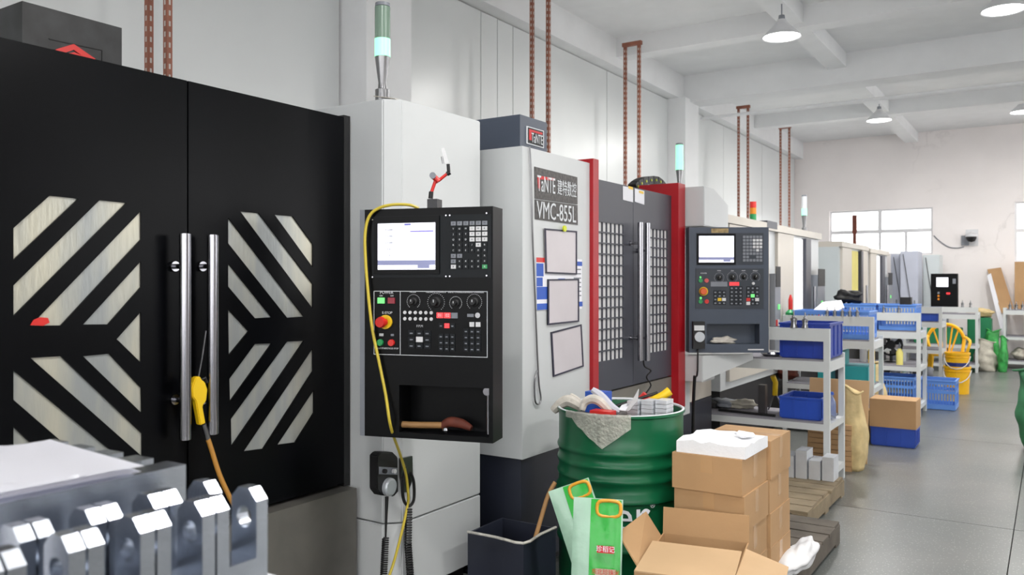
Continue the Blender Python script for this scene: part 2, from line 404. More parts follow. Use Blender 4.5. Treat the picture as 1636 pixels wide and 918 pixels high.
for i, x in enumerate((-2.35, 2.6)): 
    k = 0
    for y0, y1 in ((-1.3, 1.4), (1.62, 4.55), (4.93, 8.7), (8.92, 10.8), (11.18, 14.0), (14.22, YB)):
        obj('trim_%d' % (8 + i * 6 + k), BX(x, x + .22, y0, y1, 4.12, ZC), M_beam, kind='structure'); k += 1
for i, y in enumerate((4.42, 10.62)): obj('trim_%d' % (20 + i), BX(XW - .03, XW + .25, y, y + .5, 0, 3.97), M_beam, kind='structure')
cyl_p = cyl(BM(), (XW + .2, 11.35, 3.8), (6.95, 11.35, 3.8), .022, seg=10)
obj('ceiling_pipe', cyl_p, M_beam, label='thin white pipe running across under the ceiling beam', cat='pipe')

# pendant lamps
def pendant(x, y, zr, label, zc):
    t = thing('pendant_lamp', label, 'lamp', (x, y, zr), group='pendant lamps under the ceiling')
    obj('lamp_shade', lathe(BM(), [(.18, 0), (.185, .004), (.10, .09), (.045, .15), (.04, .17), (.035, .165), (.09, .085), (.172, .003), (.18, 0)]), M_whitep, t, local=True, smooth=True)
    obj('bulb', lathe(BM(), [(0, -.012), (.10, -.005), (.165, .006), (.16, .02), (.06, .06), (0, .06)]), M_lampw, t, local=True, smooth=True)
    obj('lamp_socket', lathe(BM(), [(0, .21), (.028, .21), (.032, .17), (.028, .145), (0, .145)], seg=16), M_greyp, t, local=True)
    obj('lamp_cord', cyl(BM(), (0, 0, .21), (0, 0, zc - zr), .006, seg=8), M_greyp, t, local=True)
    l = bpy.data.lights.new('lamp_light', 'AREA'); l.shape = 'DISK'; l.size = .32; l.energy = LAMP_W; l.color = (1, .98, .95)
    lo = bpy.data.objects.new('lamp_light', l); C.objects.link(lo); lo.parent = t; lo.location = (0, 0, -.02)
pendant(-2.16, 8.0, 3.80, 'near white cone pendant lamp, left of the two nearest the camera', 4.12 if False else ZC)
pendant(-2.16, 13.3, 3.87, 'far white cone pendant lamp hanging before the window wall, left one', 4.30)
pendant(-.36, 8.5, 3.87, 'near white cone pendant lamp cut by the top right corner', 4.30)
pendant(-.36, 14.5, 4.0, 'far white cone pendant lamp cut by the right edge', 4.30)
for x, y, lb in ((-.5, .1, 'added for light above the camera'), (-.25, 2.6, 'just ahead of the camera'), (1.9, 2.9, 'added for light right of the camera'), (1.9, 8.0, 'added for light right of the aisle, near'), (1.9, 13.3, 'added for light right of the aisle, far')):  # unseen lamps added for light; only the one just ahead is inferred
    pendant(x, y, 3.8, 'white cone pendant lamp ' + lb, 4.30)

# slotted strut hangers behind the machines
def strut_hanger(u0, u1, vt, label, zt=4.1, z0=1.9, xh=-3.98, bar=True):
    a, b = onx(u0, 300, xh), None
    y = a.y; x1 = ony(u1, 300, y).x
    t = thing('strut_hanger', label, 'hanger', (xh, y, z0), group='brown strut hangers')
    for x in (xh, x1):
        o = obj('upright', BX(x - .016, x + .016, y - .016, y + .016, z0, zt), M_strut, t)
        bm = BM(); z = z0 + .03
        while z < zt - .04:
            box(bm, x - .005, x + .005, y - .0175, y - .016, z, z + .026); box(bm, x + .016, x + .0175, y - .005, y + .005, z, z + .026); z += .055
        obj('slot_holes', bm, mat('slot_light', (196, 190, 184), .8), o, kind='stuff')
    if bar: obj('crossbar', BX(xh - .03, x1 + .03, y - .025, y + .025, zt, zt + .04), M_strut, t)
strut_hanger(238, 268, 0, 'pair of brown slotted struts behind the black machine', 4.26, 1.6)
strut_hanger(850, 876, 0, 'pair of brown slotted struts behind the blue-grey motor cover', 4.26)
strut_hanger(999, 1021, 72, 'brown slotted strut frame above the red-framed machine doors', onx(999, 75, -3.98).z)
strut_hanger(1180, 1195, 172, 'brown slotted strut frame above the slate control panel', onx(1180, 174, -3.98).z)
strut_hanger(1247, 1261, 205, 'brown slotted strut frame nearest the back wall corner', onx(1247, 206, -3.98).z)

# ================================================================== NEAR MACHINE (black doors)
XD = -2.52
ys = onx(300, 400, XD).y; ye = onx(549, 400, XD).y; Y0 = .62
m1 = thing('machining_center', 'large milling machine with black doors and diagonal striped windows, nearest the camera', 'machine', (-3.2, 1.9, 0))
obj('cabinet', BX(-4.1, XD - .075, Y0, ye, .12, 2.10), M_blackm, m1)
obj('plinth', BX(-4.1, -2.46, Y0, 2.56, .1, .60), M_stain, m1, bevel=.006)
obj('door_jamb', BX(XD - .07, XD - .002, ye + .004, ye + .04, .6, 2.18), M_blackm, m1)
c2 = lambda x, y: (x / 2.921, 300 + y / 2.921)
c3 = lambda x, y: (x / 2.921, 604 + y / 2.921)
PL = [[c2(63, 188), c2(232, 36), c2(366, 50), c2(63, 336)], [c2(63, 455), c2(465, 57), c2(590, 70), c2(63, 598)],
      [c2(143, 643), c2(658, 108), c2(658, 240), c2(285, 641)], [c2(388, 637), c2(658, 342), c2(658, 462), c2(505, 636)],
      [c2(545, 705), c2(658, 578), c2(658, 815)],
      [c2(388, 785), c2(510, 773), c3(660, 45), c3(662, 163)], [c2(143, 793), c2(285, 785), c3(664, 258), c3(664, 365)],
      [c2(63, 850), c3(560, 372), c3(400, 392), c3(63, 100)], [c3(63, 225), c3(240, 395), c3(63, 395)]]
PR = [[c2(1065, 138), c2(1418, 600), c2(1340, 605), c2(1065, 258)], [c2(1122, 110), c2(1208, 118), c2(1460, 448), c2(1460, 563)],
      [c2(1282, 125), c2(1366, 132), c2(1460, 262), c2(1460, 370)], [c2(1065, 350), c2(1268, 603), c2(1190, 608), c2(1065, 460)],
      [c2(1065, 565), c2(1160, 668), c2(1068, 780)],
      [(407.4, 549.2), (434.1, 548.2), (367.5, 641), (366.5, 605)], [(458.7, 545.5), (485.5, 544.4), (369.7, 713), (369, 669)],
      [(499.8, 556), (499.8, 592.7), (420.4, 716.3), (389.6, 720.4)], [(501.5, 622.8), (501.5, 658.8), (471.8, 706), (443.3, 710)]]
def m1_door(y0, y1, polys):
    loop = lambda p: [onx(u, v, XD) - Vector((.04, 0, 0)) for u, v in p]
    outer = [(XD - .04, y0, .615), (XD - .04, y1, .615), (XD - .04, y1, 2.17), (XD - .04, y0, 2.17)]
    d = obj('door', holed(outer, [loop(p) for p in polys], (.04, 0, 0)), M_black, m1)
    for p in polys:
        q = [onx(u, v, XD) for u, v in p]; c = sum(q, Vector()) / len(q)
        q = [c + (a - c) * 1.0 for a in q]
        obj('window_pane', prism(BM(), [Vector((XD - .022, a.y, a.z)) for a in q], (.016, 0, 0)), M_pane, d)
    return d
dL = m1_door(Y0, ys - .003, PL); dR = m1_door(ys + .003, ye, PR)
def bar_handle(u, v0, v1, x, door, r, vs, xd, dy=0):
    a, b = onx(u, v0, x), onx(u, v1, x)
    bm = cyl(BM(), (x, a.y, b.z), (x, a.y, a.z), r, seg=24)
    h = obj('door_handle', bm, M_chrome, door, bevel=.002, smooth=True)
    for v in vs:
        z = onx(u, v, x).z
        obj('standoff', cyl(cyl(BM(), (xd, a.y, z), (x - r * .6, a.y, z), r * .45, seg=14), (xd, a.y, z), (xd + .012, a.y, z), r * .9, seg=16), M_chrome, h, smooth=True)
bar_handle(296, 373, 702, -2.455, dL, .0195, (425, 640), XD)
bar_handle(340, 375, 693, -2.455, dR, .0195, (425, 640), XD)
st = [onx(*c2(x, y), XD) for x, y in ((140, 640), (155, 615), (185, 603), (222, 606), (230, 628), (200, 643))]
obj('warning_sticker', prism(BM(), [Vector((XD + .0005, p.y, p.z)) for p in st], (.002, 0, 0)), M_redp, dL, label='torn red and white sticker')
# head cover with red emblem
hc = obj('head_cover', BX(-3.65, -3.1, 1.52, 1.90, 2.09, 2.48), mat('cover_scuffed', (44, 45, 47), .5, var=.3, scale=9, col2=(20, 21, 22)), m1, bevel=.004)
XE = -3.099
def ribbon(pts, wd, x, th=.004):
    p = [onx(u, v, x) for u, v in pts]; a, b = [], []
    for i in range(len(p)):
        d = (p[min(i + 1, len(p) - 1)] - p[max(i - 1, 0)]).normalized(); n = Vector((0, -d.z, d.y))
        a.append(p[i] + n * wd / 2); b.append(p[i] - n * wd / 2)
    bm = BM(); 
    for i in range(len(p) - 1): prism(bm, [a[i], a[i + 1], b[i + 1], b[i]], (th, 0, 0))
    return bm
obj('emblem', ribbon([(86, 92), (92, 83), (117, 75), (150, 98)], .022, XE), M_redp, hc, label='red chevron emblem')
obj('emblem', ribbon([(100, 96), (108, 89), (118, 87), (128, 91), (136, 98)], .016, XE), M_redp, hc, label='red chevron emblem')
obj('emblem', ribbon([(112, 96), (118, 92), (126, 96)], .010, XE), M_redp, hc, label='red chevron emblem')
obj('emblem_frame', ribbon([(78, 62), (163, 80), (163, 100)], .004, XE, .002), M_blackm, hc)
# white housing right of the doors
fp = [(-4.1, 2.58), (-2.53, 2.58), (-2.53, 2.55), (-2.34, 2.55), (-2.28, 2.60), (-2.28, 3.21), (-4.1, 3.21)]
fp = [(-4.1, ye + .045), (-2.53, ye + .045), (-2.34, ye + .045), (-2.28, ye + .10), (-2.28, 3.21), (-4.1, 3.21)]
obj('housing', foot(BM(), fp, .462, 2.235), M_white, m1, bevel=.005)
obj('housing_lower', foot(BM(), fp, .15, .456), M_white, m1, bevel=.004)
obj('base', BX(-4.1, -2.36, 2.62, 3.18, 0, .15), M_dark, m1)
obj('roof_strip', prism(BM(), [(-2.30, 2.62, 2.235), (-2.30, 3.2, 2.235), (-2.42, 3.2, 2.26), (-2.42, 2.62, 2.26)], (0, 0, .003)), M_cream, m1)
# signal lamp on the housing
def signal(parent, c, r, zs, lit, off, sfx=''):
    x, y, z0 = c; h = zs
    s = obj('signal_light', lathe(BM(), [(0, 0), (r * .95, 0), (r * .95, h * .13), (r * .6, h * .14), (r * .55, h * .2), (r * 1.0, h * .46), (0, h * .46)], c, 24), M_steel, parent, smooth=True)
    obj('lens', lathe(BM(), [(0, h * .462), (r * 1.02, h * .462), (r * 1.02, h * .64), (0, h * .64)], c, 24), lit, s, smooth=True)
    obj('lens', lathe(BM(), [(0, h * .642), (r * 1.0, h * .642), (r * 1.0, h * .96), (r * .9, h * .965), (0, h * .965)], c, 24), off, s, smooth=True)
    obj('lens_cap', lathe(BM(), [(0, h * .966), (r * .98, h * .966), (r * .95, h), (0, h)], c, 24), M_greyp, s, smooth=True)
signal(m1, (-2.40, 2.655, 2.236), .033, .425, M_green_on, M_green_off)

# ================================================================== CONTROL PANELS
def control_panel(name, label, loc, rotz, W, H, px, body_m, face_m, L, near):
    """px = (u0, v0, u1, v1) outline of the front; L = layout in the same units"""
    u0, v0, u1, v1 = px
    fx = lambda u: (u - u0) / (u1 - u0) * W
    fz = lambda v: (v1 - v) / (v1 - v0) * H
    t = thing(name, label, 'control panel', loc, rotz)
    D = .115
    pk = L['pocket']                       # pocket: real recess in the body
    a0, a1, b0, b1 = fx(pk[0]), fx(pk[2]), fz(pk[3]), fz(pk[1])
    outer = [(0, 0, 0), (W, 0, 0), (W, 0, H), (0, 0, H)]
    hole = [(a0, 0, b0), (a1, 0, b0), (a1, 0, b1), (a0, 0, b1)]
    obj('housing', holed(outer, [hole], (0, D - .004, 0)), body_m, t, local=True)
    obj('back_plate', BX(0, W, D - .004, D, 0, H), body_m, t, local=True)
    def plate(nm, r, m, y=-.003, th=.003, bev=.0, par=None):
        return obj(nm, BX(fx(r[0]), fx(r[2]), y, y + th, fz(r[3]), fz(r[1])), m, par or t, local=True, bevel=bev)
    up = plate('display_plate', L['upper'], face_m)
    bz = plate('screen_bezel', L['bezel'], M_pblack, -.010, .007, .003, None)
    sc = plate('screen', L['screen'], M_screen, -.0115, .0015)
    s = L['screen']; sw, sh = s[2] - s[0], s[3] - s[1]
    plate('screen_bar', (s[0], s[1] + sh * .80, s[2], s[1] + sh * .90), M_screenb, -.0122, .0007, 0, sc)
    plate('screen_bar', (s[0] + sw * .7, s[1] + sh * .90, s[0] + sw * .9, s[1] + sh * .97), M_screenb, -.0122, .0007, 0, sc)
    if near:
        plate('screen_bar', (s[0] + sw * .57, s[1] + sh * .17, s[0] + sw * .97, s[1] + sh * .195), mat('screen_line', (110, 96, 200), .4, var=0, emit=.4), -.0122, .0007, 0, sc)
        plate('screen_bar', (s[0] + sw * .47, s[1] + sh * .015, s[0] + sw * .58, s[1] + sh * .05), mat('screen_tab', (90, 90, 170), .4, var=0, emit=.4), -.0122, .0007, 0, sc)
        for k in range(5):
            text('screen_text', ('X 0.000', 'Y 0.000', 'Z 0.000', 'F 0', 'S 0')[k], .010, sc, (fx(s[0] + sw * .2), -.0125, fz(s[1] + sh * (.14 + .14 * k))), (1, 0, 0), (0, 0, 1), M_ink2)
    # keypad
    kp = L['keys']; nc, nr = kp[4], kp[5]; cw = (kp[2] - kp[0]) / nc; chh = (kp[3] - kp[1]) / nr
    kw, kh = fx(u0 + cw * .78), H - fz(v0 + chh * .74)
    km = {}
    for nm_, m_ in (('d', M_face if near else M_greyp), ('g', M_greyp), ('w', M_whitep), ('t', M_greenp)):
        km[nm_] = mesh_of(BX(-kw / 2, kw / 2, -.004, 0, -kh / 2, kh / 2), m_)
    pat = L['pattern']; letters = iter('OPGXZNYUMIWKJSTVHFQBDACERL#/ABCDEF')
    for r in range(nr):
        for c in range(nc):
            ch = pat[r][c]
            if ch == '.': continue
            x, z = fx(kp[0] + (c + .5) * cw), fz(kp[1] + (r + .5) * chh)
            inst('key', km[ch], t, (x, -.003, z))
            if near: 
                sym = next(letters, 'X')
                text('key_letter', sym, kh * .62, t, (x, -.0075, z), (1, 0, 0), (0, 0, 1), M_ink if ch in 'dt' else M_dink)
    # operator panel
    o = L['oper']
    if near: op = plate('operator_plate', o, M_pblack)
    else: op = plate('operator_plate', o, face_m, -.006, .006, .002)
    yb = -.003 if near else -.006
    if near:                                  # white border lines
        lw = .0022
        x0, x1, z0, z1 = fx(o[0]) + .002, fx(o[2]) - .002, fz(o[3]) + .002, fz(o[1]) - .002
        fr = BM(); xm = fx(L['divide'])
        for q in ((x0, x1, z0, z0 + lw), (x0, x1, z1 - lw, z1), (x0, x0 + lw, z0, z1), (x1 - lw, x1, z0, z1), (xm, xm + lw, z0, z1)):
            box(fr, q[0], q[1], yb - .0006, yb, q[2], q[3])
        obj('border_line', fr, M_ink, op, local=True)
    for nm, u, v, r, th, m_, kind in L['round']:
        x, z, R = fx(u), fz(v), r / (u1 - u0) * W
        if kind == 'estop':
            e = obj('emergency_collar', cyl(BM(), (x, yb, z), (x, yb - .008, z), R * 1.25, seg=24), M_yellow, op, local=True, smooth=True)
            obj('emergency_stop', cyl(cyl(BM(), (x, yb - .008, z), (x - .004, yb - .030, z), R * .6, seg=20), (x - .006, yb - .030, z), (x - .007, yb - .042, z), R * 1.0, R * .85, seg=24), m_, op, local=True, smooth=True)
        elif kind == 'knob':
            obj('knob', lathe_y(x, yb, z, [(R * 1.2, 0), (R * 1.1, .006), (R * .75, .008), (R * .65, .026), (0, .026)]), M_blackm, op, local=True, smooth=True)
            obj('pointer', BX(x - .0012, x + .0012, yb - .0275, yb - .026, z, z + R * .6), M_ink, op, local=True)
            ring = BM(); nseg = 22
            for k in range(nseg):
                an = math.radians(-50 + 280 * k / (nseg - 1)); rr = R * 1.9
                cx_, cz_ = x + rr * math.cos(an), z + rr * math.sin(an)
                box(ring, cx_ - .0011, cx_ + .0011, yb - .0006, yb, cz_ - .0011, cz_ + .0011)
            ro = obj('dial_marks', ring, M_ink, op, local=True, kind='stuff')
        else:
            obj(nm, cyl(BM(), (x, yb, z), (x, yb - th, z), R, R * .92, seg=20), m_, op, local=True, smooth=True)
    for nm, r, m_, th in L['rects']:
        obj(nm, BX(fx(r[0]), fx(r[2]), yb - th, yb, fz(r[3]), fz(r[1])), m_, op, local=True, bevel=.0008 if th > .002 else 0)
    for (g, mdef, special) in L['grids']:
        cw, chh = (g[2] - g[0]) / g[4], (g[3] - g[1]) / g[5]
        gw, gh = fx(u0 + cw * .84), H - fz(v0 + chh * .84)
        base = mesh_of(BX(-gw / 2, gw / 2, -.004, 0, -gh / 2, gh / 2), mdef)
        sp = {k: mesh_of(BX(-gw / 2, gw / 2, -.004, 0, -gh / 2, gh / 2), m_) for k, m_ in special.items()}
        for r in range(g[5]):
            for c in range(g[4]):
                x, z = fx(g[0] + (c + .5) * cw), fz(g[1] + (r + .5) * chh)
                inst('push_button', sp.get((r, c), base), op, (x, yb, z))
                if (r, c) not in special and not near: obj('button_mark', BX(x - gw * .28, x + gw * .28, yb - .0046, yb - .004, z - gh * .28, z + gh * .2), M_ink2, op, local=True)
                elif (r, c) not in special: obj('button_mark', BX(x - gw * .25, x + gw * .2, yb - .0046, yb - .004, z - gh * .18, z + gh * .05), M_ink2, op, local=True)
    for s_, size, u, v in L['texts']:
        text('lettering', s_, size, op, (fx(u), yb - .0005, fz(v)), (1, 0, 0), (0, 0, 1), M_ink)
    if near:
        for u, v in L['screws']: obj('screw', cyl(BM(), (fx(u), -.003, fz(v)), (fx(u), -.006, fz(v)), .003, seg=10), M_chrome, t, local=True)
    return t, fx, fz
def lathe_y(x, y, z, prof, seg=20):
    bm = lathe(BM(), prof, (0, 0, 0), seg)
    bm.transform(Matrix.Translation((x, y, z)) @ Matrix.Rotation(PI / 2, 4, 'X')); return bm

W1p, H1p = .515, .862
L1 = dict(upper=(596, 345, 786, 446), bezel=(600, 346, 706, 440), screen=(607, 357, 700, 433), pocket=(640, 622, 782, 700),
    keys=(723, 355, 781, 433, 6, 9), pattern=['gggggg', 'dddwww', 'dddwww', 'dddwww', 'ddddwd', 'dddddd', 'gg..dd', 'gddddd', 'wddddt'],
    oper=(598, 467, 781, 574), divide=642,
    round=[('', 619, 519, 8.5, 0, M_redp, 'estop'), ('cycle_start_button', 610, 553, 5.2, .01, M_greenp, 'b'), ('cycle_stop_button', 628.5, 553, 5.2, .01, M_redp, 'b'),
           ('', 664, 485, 5.5, 0, 0, 'knob'), ('', 700, 486, 7, 0, 0, 'knob'), ('', 731, 487, 5, 0, 0, 'knob'), ('', 760, 485, 6, 0, 0, 'knob'),
           ('key_switch', 766, 506, 4.3, .008, M_steel, 'b')] +
          [('indicator', 650 + 8.5 * c, 503 + 10.2 * r, 2.7, .003, M_whitep, 'b') for r in range(2) for c in range(6)],
    rects=[('power_button', (606, 479, 617, 488.5), M_ledg, .006), ('power_button', (623, 479, 634, 488.5), mat('red_lens', (150, 40, 56), .4), .006),
           ('digit_display', (701, 502.5, 711.5, 511.5), M_ledr, .001), ('digit_display', (712.5, 502.5, 723, 511.5), M_ledr, .001), ('digit_display', (724, 502.5, 734, 511.5), M_ink2, .001),
           ('status_lamp', (608, 538, 615, 542.5), M_ink, .001), ('status_lamp', (627, 538.5, 632, 542), M_ink2, .001),
           ('power_button', (753, 517, 760, 524.5), M_whitep, .004), ('power_button', (762.5, 517, 769.5, 524.5), M_whitep, .004), ('status_lamp', (749, 504, 759, 509), M_greyp, .001)],
    grids=[((655, 531, 693, 562, 3, 3), M_face, {(1, 1): M_whitep}), ((704, 519, 731, 528, 3, 1), M_face, {(0, 1): M_ledr}), ((704, 536, 731, 565, 3, 3), M_face, {}),
           ((743, 527, 771, 565, 3, 4), M_face, {})],
    texts=[('POWER', .016, 620, 470.5), ('ON', .008, 611, 476), ('OFF', .008, 629, 476), ('E-STOP', .013, 621, 504), ('CYCLE START', .0085, 611, 562.5), ('CYCLE STOP', .0085, 630, 562.5),
           ('MODE', .009, 663, 469.5), ('FEEDRATE OVERRIDE', .0085, 700, 469.5), ('RAPID OVERRIDE', .0085, 732, 469.5), ('SPINDLE OVERRIDE', .0085, 760, 469.5), ('F.P.M', .012, 674, 525), ('01', .016, 706, 507), ('02', .016, 718, 507)],
    screws=[(597, 350), (597, 445), (716, 346), (722, 346), (779, 344), (716, 444), (722, 444), (779, 443)])
p1, fx1, fz1 = control_panel('control_panel', 'black machine control panel with lit screen, red emergency stop and tool pocket, nearest the camera', (-2.195, 2.328, .883), math.atan2(.28, .96), W1p, H1p,
    (583, 333, 788, 709), M_pblack, M_face, L1, True)
obj('hinge_strip', BX(-.022, -.001, .004, .10, .0, H1p), M_greyp, p1, local=True)
obj('support_arm', BX(.14, .34, .115, .28, .25, .55), M_white, p1, local=True)
obj('pocket_bar', cyl(BM(), (fx1(777), .03, fz1(697)), (fx1(777), .03, fz1(632)), .008, seg=12), M_chrome, p1, local=True, smooth=True)
obj('pocket_bar_knob', cyl(BM(), (fx1(777), .012, fz1(628)), (fx1(777), .045, fz1(628)), .015, seg=14), M_chrome, p1, local=True, smooth=True)
W2p, H2p = .54, .85
p2x = lambda x: 1101 + (x - 10) / 520 * 126
p2y = lambda y: 362 + (y - 52) / 830 * 200
def r2(a, b, c, d): return (p2x(a), p2y(b), p2x(c), p2y(d))
L2 = dict(upper=r2(58, 90, 495, 300), bezel=r2(60, 95, 312, 300), screen=r2(72, 110, 300, 285), pocket=r2(125, 692, 470, 825),
    keys=(*r2(358, 105, 488, 282), 6, 8), pattern=['dddddd', 'dddwww', 'dddwww', 'dddwww', 'ddddwd', 'dddddd', 'gg..dd', 'gddddd'],
    oper=r2(52, 325, 495, 590), divide=0,
    round=[('', p2x(102), p2y(476), 5.6, 0, mat('orange_stop', (230, 96, 30), .4), 'estop'), ('power_button', p2x(83), p2y(405), 3.6, .008, M_greenp, 'b'), ('power_button', p2x(122), p2y(405), 3.6, .008, mat('pink_red', (206, 84, 84), .4), 'b'),
           ('cycle_start_button', p2x(83), p2y(543), 3.6, .008, M_greenp, 'b'), ('cycle_stop_button', p2x(123), p2y(543), 3.6, .008, M_redp, 'b'), ('status_lamp', p2x(83), p2y(383), 1.6, .003, M_ledg, 'b'), ('status_lamp', p2x(85), p2y(520), 2, .003, M_ledg, 'b'),
           ('', p2x(205), p2y(385), 4, 0, 0, 'knob'), ('', p2x(291), p2y(382), 4.4, 0, 0, 'knob'), ('', p2x(364), p2y(380), 3.4, 0, 0, 'knob'), ('', p2x(440), p2y(380), 4, 0, 0, 'knob'), ('key_switch', p2x(427), p2y(424), 2.4, .008, M_whitep, 'b')],
    rects=[('digit_display', r2(272, 415, 335, 438), M_ledr, .001), ('label_strip', r2(150, 412, 258, 444), M_greyp, .001)],
    grids=[((*r2(165, 470, 250, 565), 3, 4), M_face, {(2, 1): M_yellow, (2, 2): M_whitep}), ((*r2(272, 442, 358, 568), 3, 5), M_face, {}), ((*r2(380, 442, 466, 568), 3, 5), M_face, {(2, 1): M_ledg, (3, 0): M_redp, (3, 2): M_whitep, (4, 0): M_whitep})],
    texts=[('POWER', .012, p2x(104), p2y(357)), ('MODE', .009, p2x(205), p2y(340)), ('FEED', .009, p2x(291), p2y(340)), ('RAPID', .009, p2x(364), p2y(340)), ('SPINDLE', .009, p2x(440), p2y(340))], screws=[])
p2, fx2, fz2 = control_panel('control_panel', 'slate grey machine control panel beside the red-framed machine doors', (-2.06, 5.34, .99), YAW, W2p, H2p,
    (1101, 362, 1227, 562), M_slate, M_slateface, L2, False)
obj('worn_sticker', BX(fx2(1136), fx2(1163), -.004, -.001, fz2(371), fz2(364)), mat('worn_gold', (186, 160, 110), .6, var=.25, scale=40), p2, local=True, label='worn tan sticker')
obj('pocket_slot', BX(fx2(1194), fx2(1219), -.004, 0, fz2(558), fz2(556)), M_whitep, p2, local=True)

# ================================================================== THINGS ON THE NEAR PANEL
P1 = WM[p1.name]
def l1(u, v, y): return P1 @ Vector((fx1(u), y, fz1(v)))
# hammer in the pocket
hm = thing('hammer', 'hammer with wooden handle and rusty head lying in the black panel pocket', 'hammer', l1(700, 698, .05), math.atan2(.28, .96))
obj('hammer_handle', tube(BM(), [l1(640, 689, .03), l1(665, 689, .035), l1(702, 688, .045)], .0125, 12, sub=4), M_wood, hm, smooth=True)
obj('hammer_head', tube(BM(), [l1(700, 691, .045), l1(712, 683, .05), l1(730, 684, .055), l1(748, 691, .05)], lambda t: .010 + .010 * math.sin(PI * t), 12, sub=4), M_rust, hm, smooth=True)
obj('steel_ball_tool', lathe(BM(), [(0, 0), (.009, .004), (.013, .013), (.009, .022), (0, .026)], l1(711, 699.5, .02), 16), M_chrome, label='small shiny steel knob beside the hammer head', cat='tool', smooth=True)
# dial-indicator stand on top
A = l1(689, 330, .05)
ds = thing('indicator_stand', 'red jointed magnetic stand with white tag on top of the black panel', 'stand', (A.x, A.y, .883 + H1p), math.atan2(.28, .96))
z0 = .883 + H1p
def dsp(u, v): p = atd(u, v, (A - EYE).dot(FW)); return p
b0 = P1 @ Vector((fx1(688) - .018, .02, H1p)); 
bm = BX(-.020, .020, -.024, .026, 0, .036); obj('magnet_base', bm, mat('magnet_dark', (60, 60, 62), .4, .6), ds, local=True, bevel=.002)
obj('clamp', tube(BM(), [dsp(688, 317), dsp(689, 306)], .009, 12), M_rubber, ds, smooth=True)
obj('lower_arm', tube(BM(), [dsp(689, 308), dsp(696, 288)], .0065, 12), M_redp, ds, smooth=True)
obj('elbow', tube(BM(), [dsp(694, 283), dsp(701, 290)], .011, 14), M_redp, ds, smooth=True)
k = dsp(692, 281); obj('clamp_knob', cyl(BM(), k, k - FW * .02, .012, seg=18), M_greyp, ds, smooth=True)
obj('upper_arm', tube(BM(), [dsp(700, 289), dsp(716, 276)], .006, 12), M_redp, ds, smooth=True)
obj('tip_joint', tube(BM(), [dsp(714, 278), dsp(719, 275)], .009, 12), M_rubber, ds, smooth=True)
obj('tip_clamp', tube(BM(), [dsp(717, 275), dsp(716, 262)], .0065, 12), M_rubber, ds, smooth=True)
q = [dsp(705, 237), dsp(710, 236), dsp(717, 259), dsp(711, 262)]
obj('tag', prism(BM(), q, FW * .004), M_whitep, ds); 
obj('tag_clip', tube(BM(), [dsp(706, 250), dsp(708, 261)], .004, 8), M_steel, ds)
# yellow air hose looped over the panel
hp = [(663, 331, .05), (652, 326, .03), (630, 326, .0), (608, 332, -.012), (594, 346, -.02), (588, 375, -.022), (589, 420, -.022), (593, 470, -.022), (600, 530, -.022), (612, 590, -.02), (622, 640, -.02), (630, 690, -.02)]
hpts = [l1(u, v, y) for u, v, y in hp] + [onx(638, 722, -2.16), onx(648, 755, -2.22), onx(652, 790, -2.24), onx(651, 806, -2.25), onx(643, 845, -2.25), onx(630, 895, -2.24), onx(618, 935, -2.22), onx(610, 1000, -2.2)]
obj('air_hose', tube(BM(), hpts, .0058, 8, sub=6), mat('hose_yellow', (206, 184, 64), .35), label='thin yellow air hose looped over the black panel and hanging down', cat='hose', smooth=True)
# handwheel pendant hung on the white housing
XH = -2.28
def face_x(u, v, dx=0): return onx(u, v, XH + dx)
hw = thing('handwheel_pendant', 'black handwheel pendant with silver dial hung under the near black panel', 'handwheel', face_x(618, 795))
def quad_x(pts, x0, th): return prism(BM(), [Vector((x0, onx(u, v, x0 + th).y, onx(u, v, x0 + th).z)) for u, v in pts], (th, 0, 0))
body = quad_x([(603, 728), (609, 722), (628, 722), (636, 730), (637, 785), (630, 793), (610, 791), (603, 782)], XH + .004, .045)
obj('pendant_body', body, M_rubber, hw, bevel=.004)
obj('switch_plate', quad_x([(606, 745), (635, 747), (635, 758), (606, 757)], XH + .0495, .002), M_greyp, hw)
for u in (613, 628): c = onx(u, 752, XH + .055); obj('selector', cyl(BM(), c, c + Vector((.012, 0, 0)), .009, seg=14), M_blackm if u == 613 else M_whitep, hw, smooth=True)
c = onx(620, 777, XH + .05)
obj('dial_wheel', cyl(cyl(BM(), c, c + Vector((.014, 0, 0)), .036, seg=28), c + Vector((.014, 0, 0)), c + Vector((.02, 0, 0)), .033, .028, seg=28), mat('dial_silver', (196, 200, 206), .35, .4), hw, smooth=True)
def coil(pts, r, turns, rt):
    out = []; P = [Vector(p) for p in pts]; n = turns * 10
    for i in range(n + 1):
        t = i / n * (len(P) - 1); k = min(int(t), len(P) - 2); p = P[k].lerp(P[k + 1], t - k); d = (P[k + 1] - P[k]).normalized(); s, q = frame_of(d)
        an = 2 * PI * i / 10; out.append(p + (s * math.cos(an) + q * math.sin(an)) * r)
    return tube(BM(), out, rt, 6)
obj('cord_strain_relief', tube(BM(), [onx(618, 793, XH + .02), onx(617, 822, XH + .02), onx(616, 858, XH + .02)], lambda t: .008 - .004 * t, 8), M_rubber, hw, smooth=True)
obj('coiled_cord', coil([onx(616, 858, XH + .02), onx(613, 918, XH + .03), onx(609, 1010, XH + .03)], .012, 34, .0035), M_rubber, hw, smooth=True)
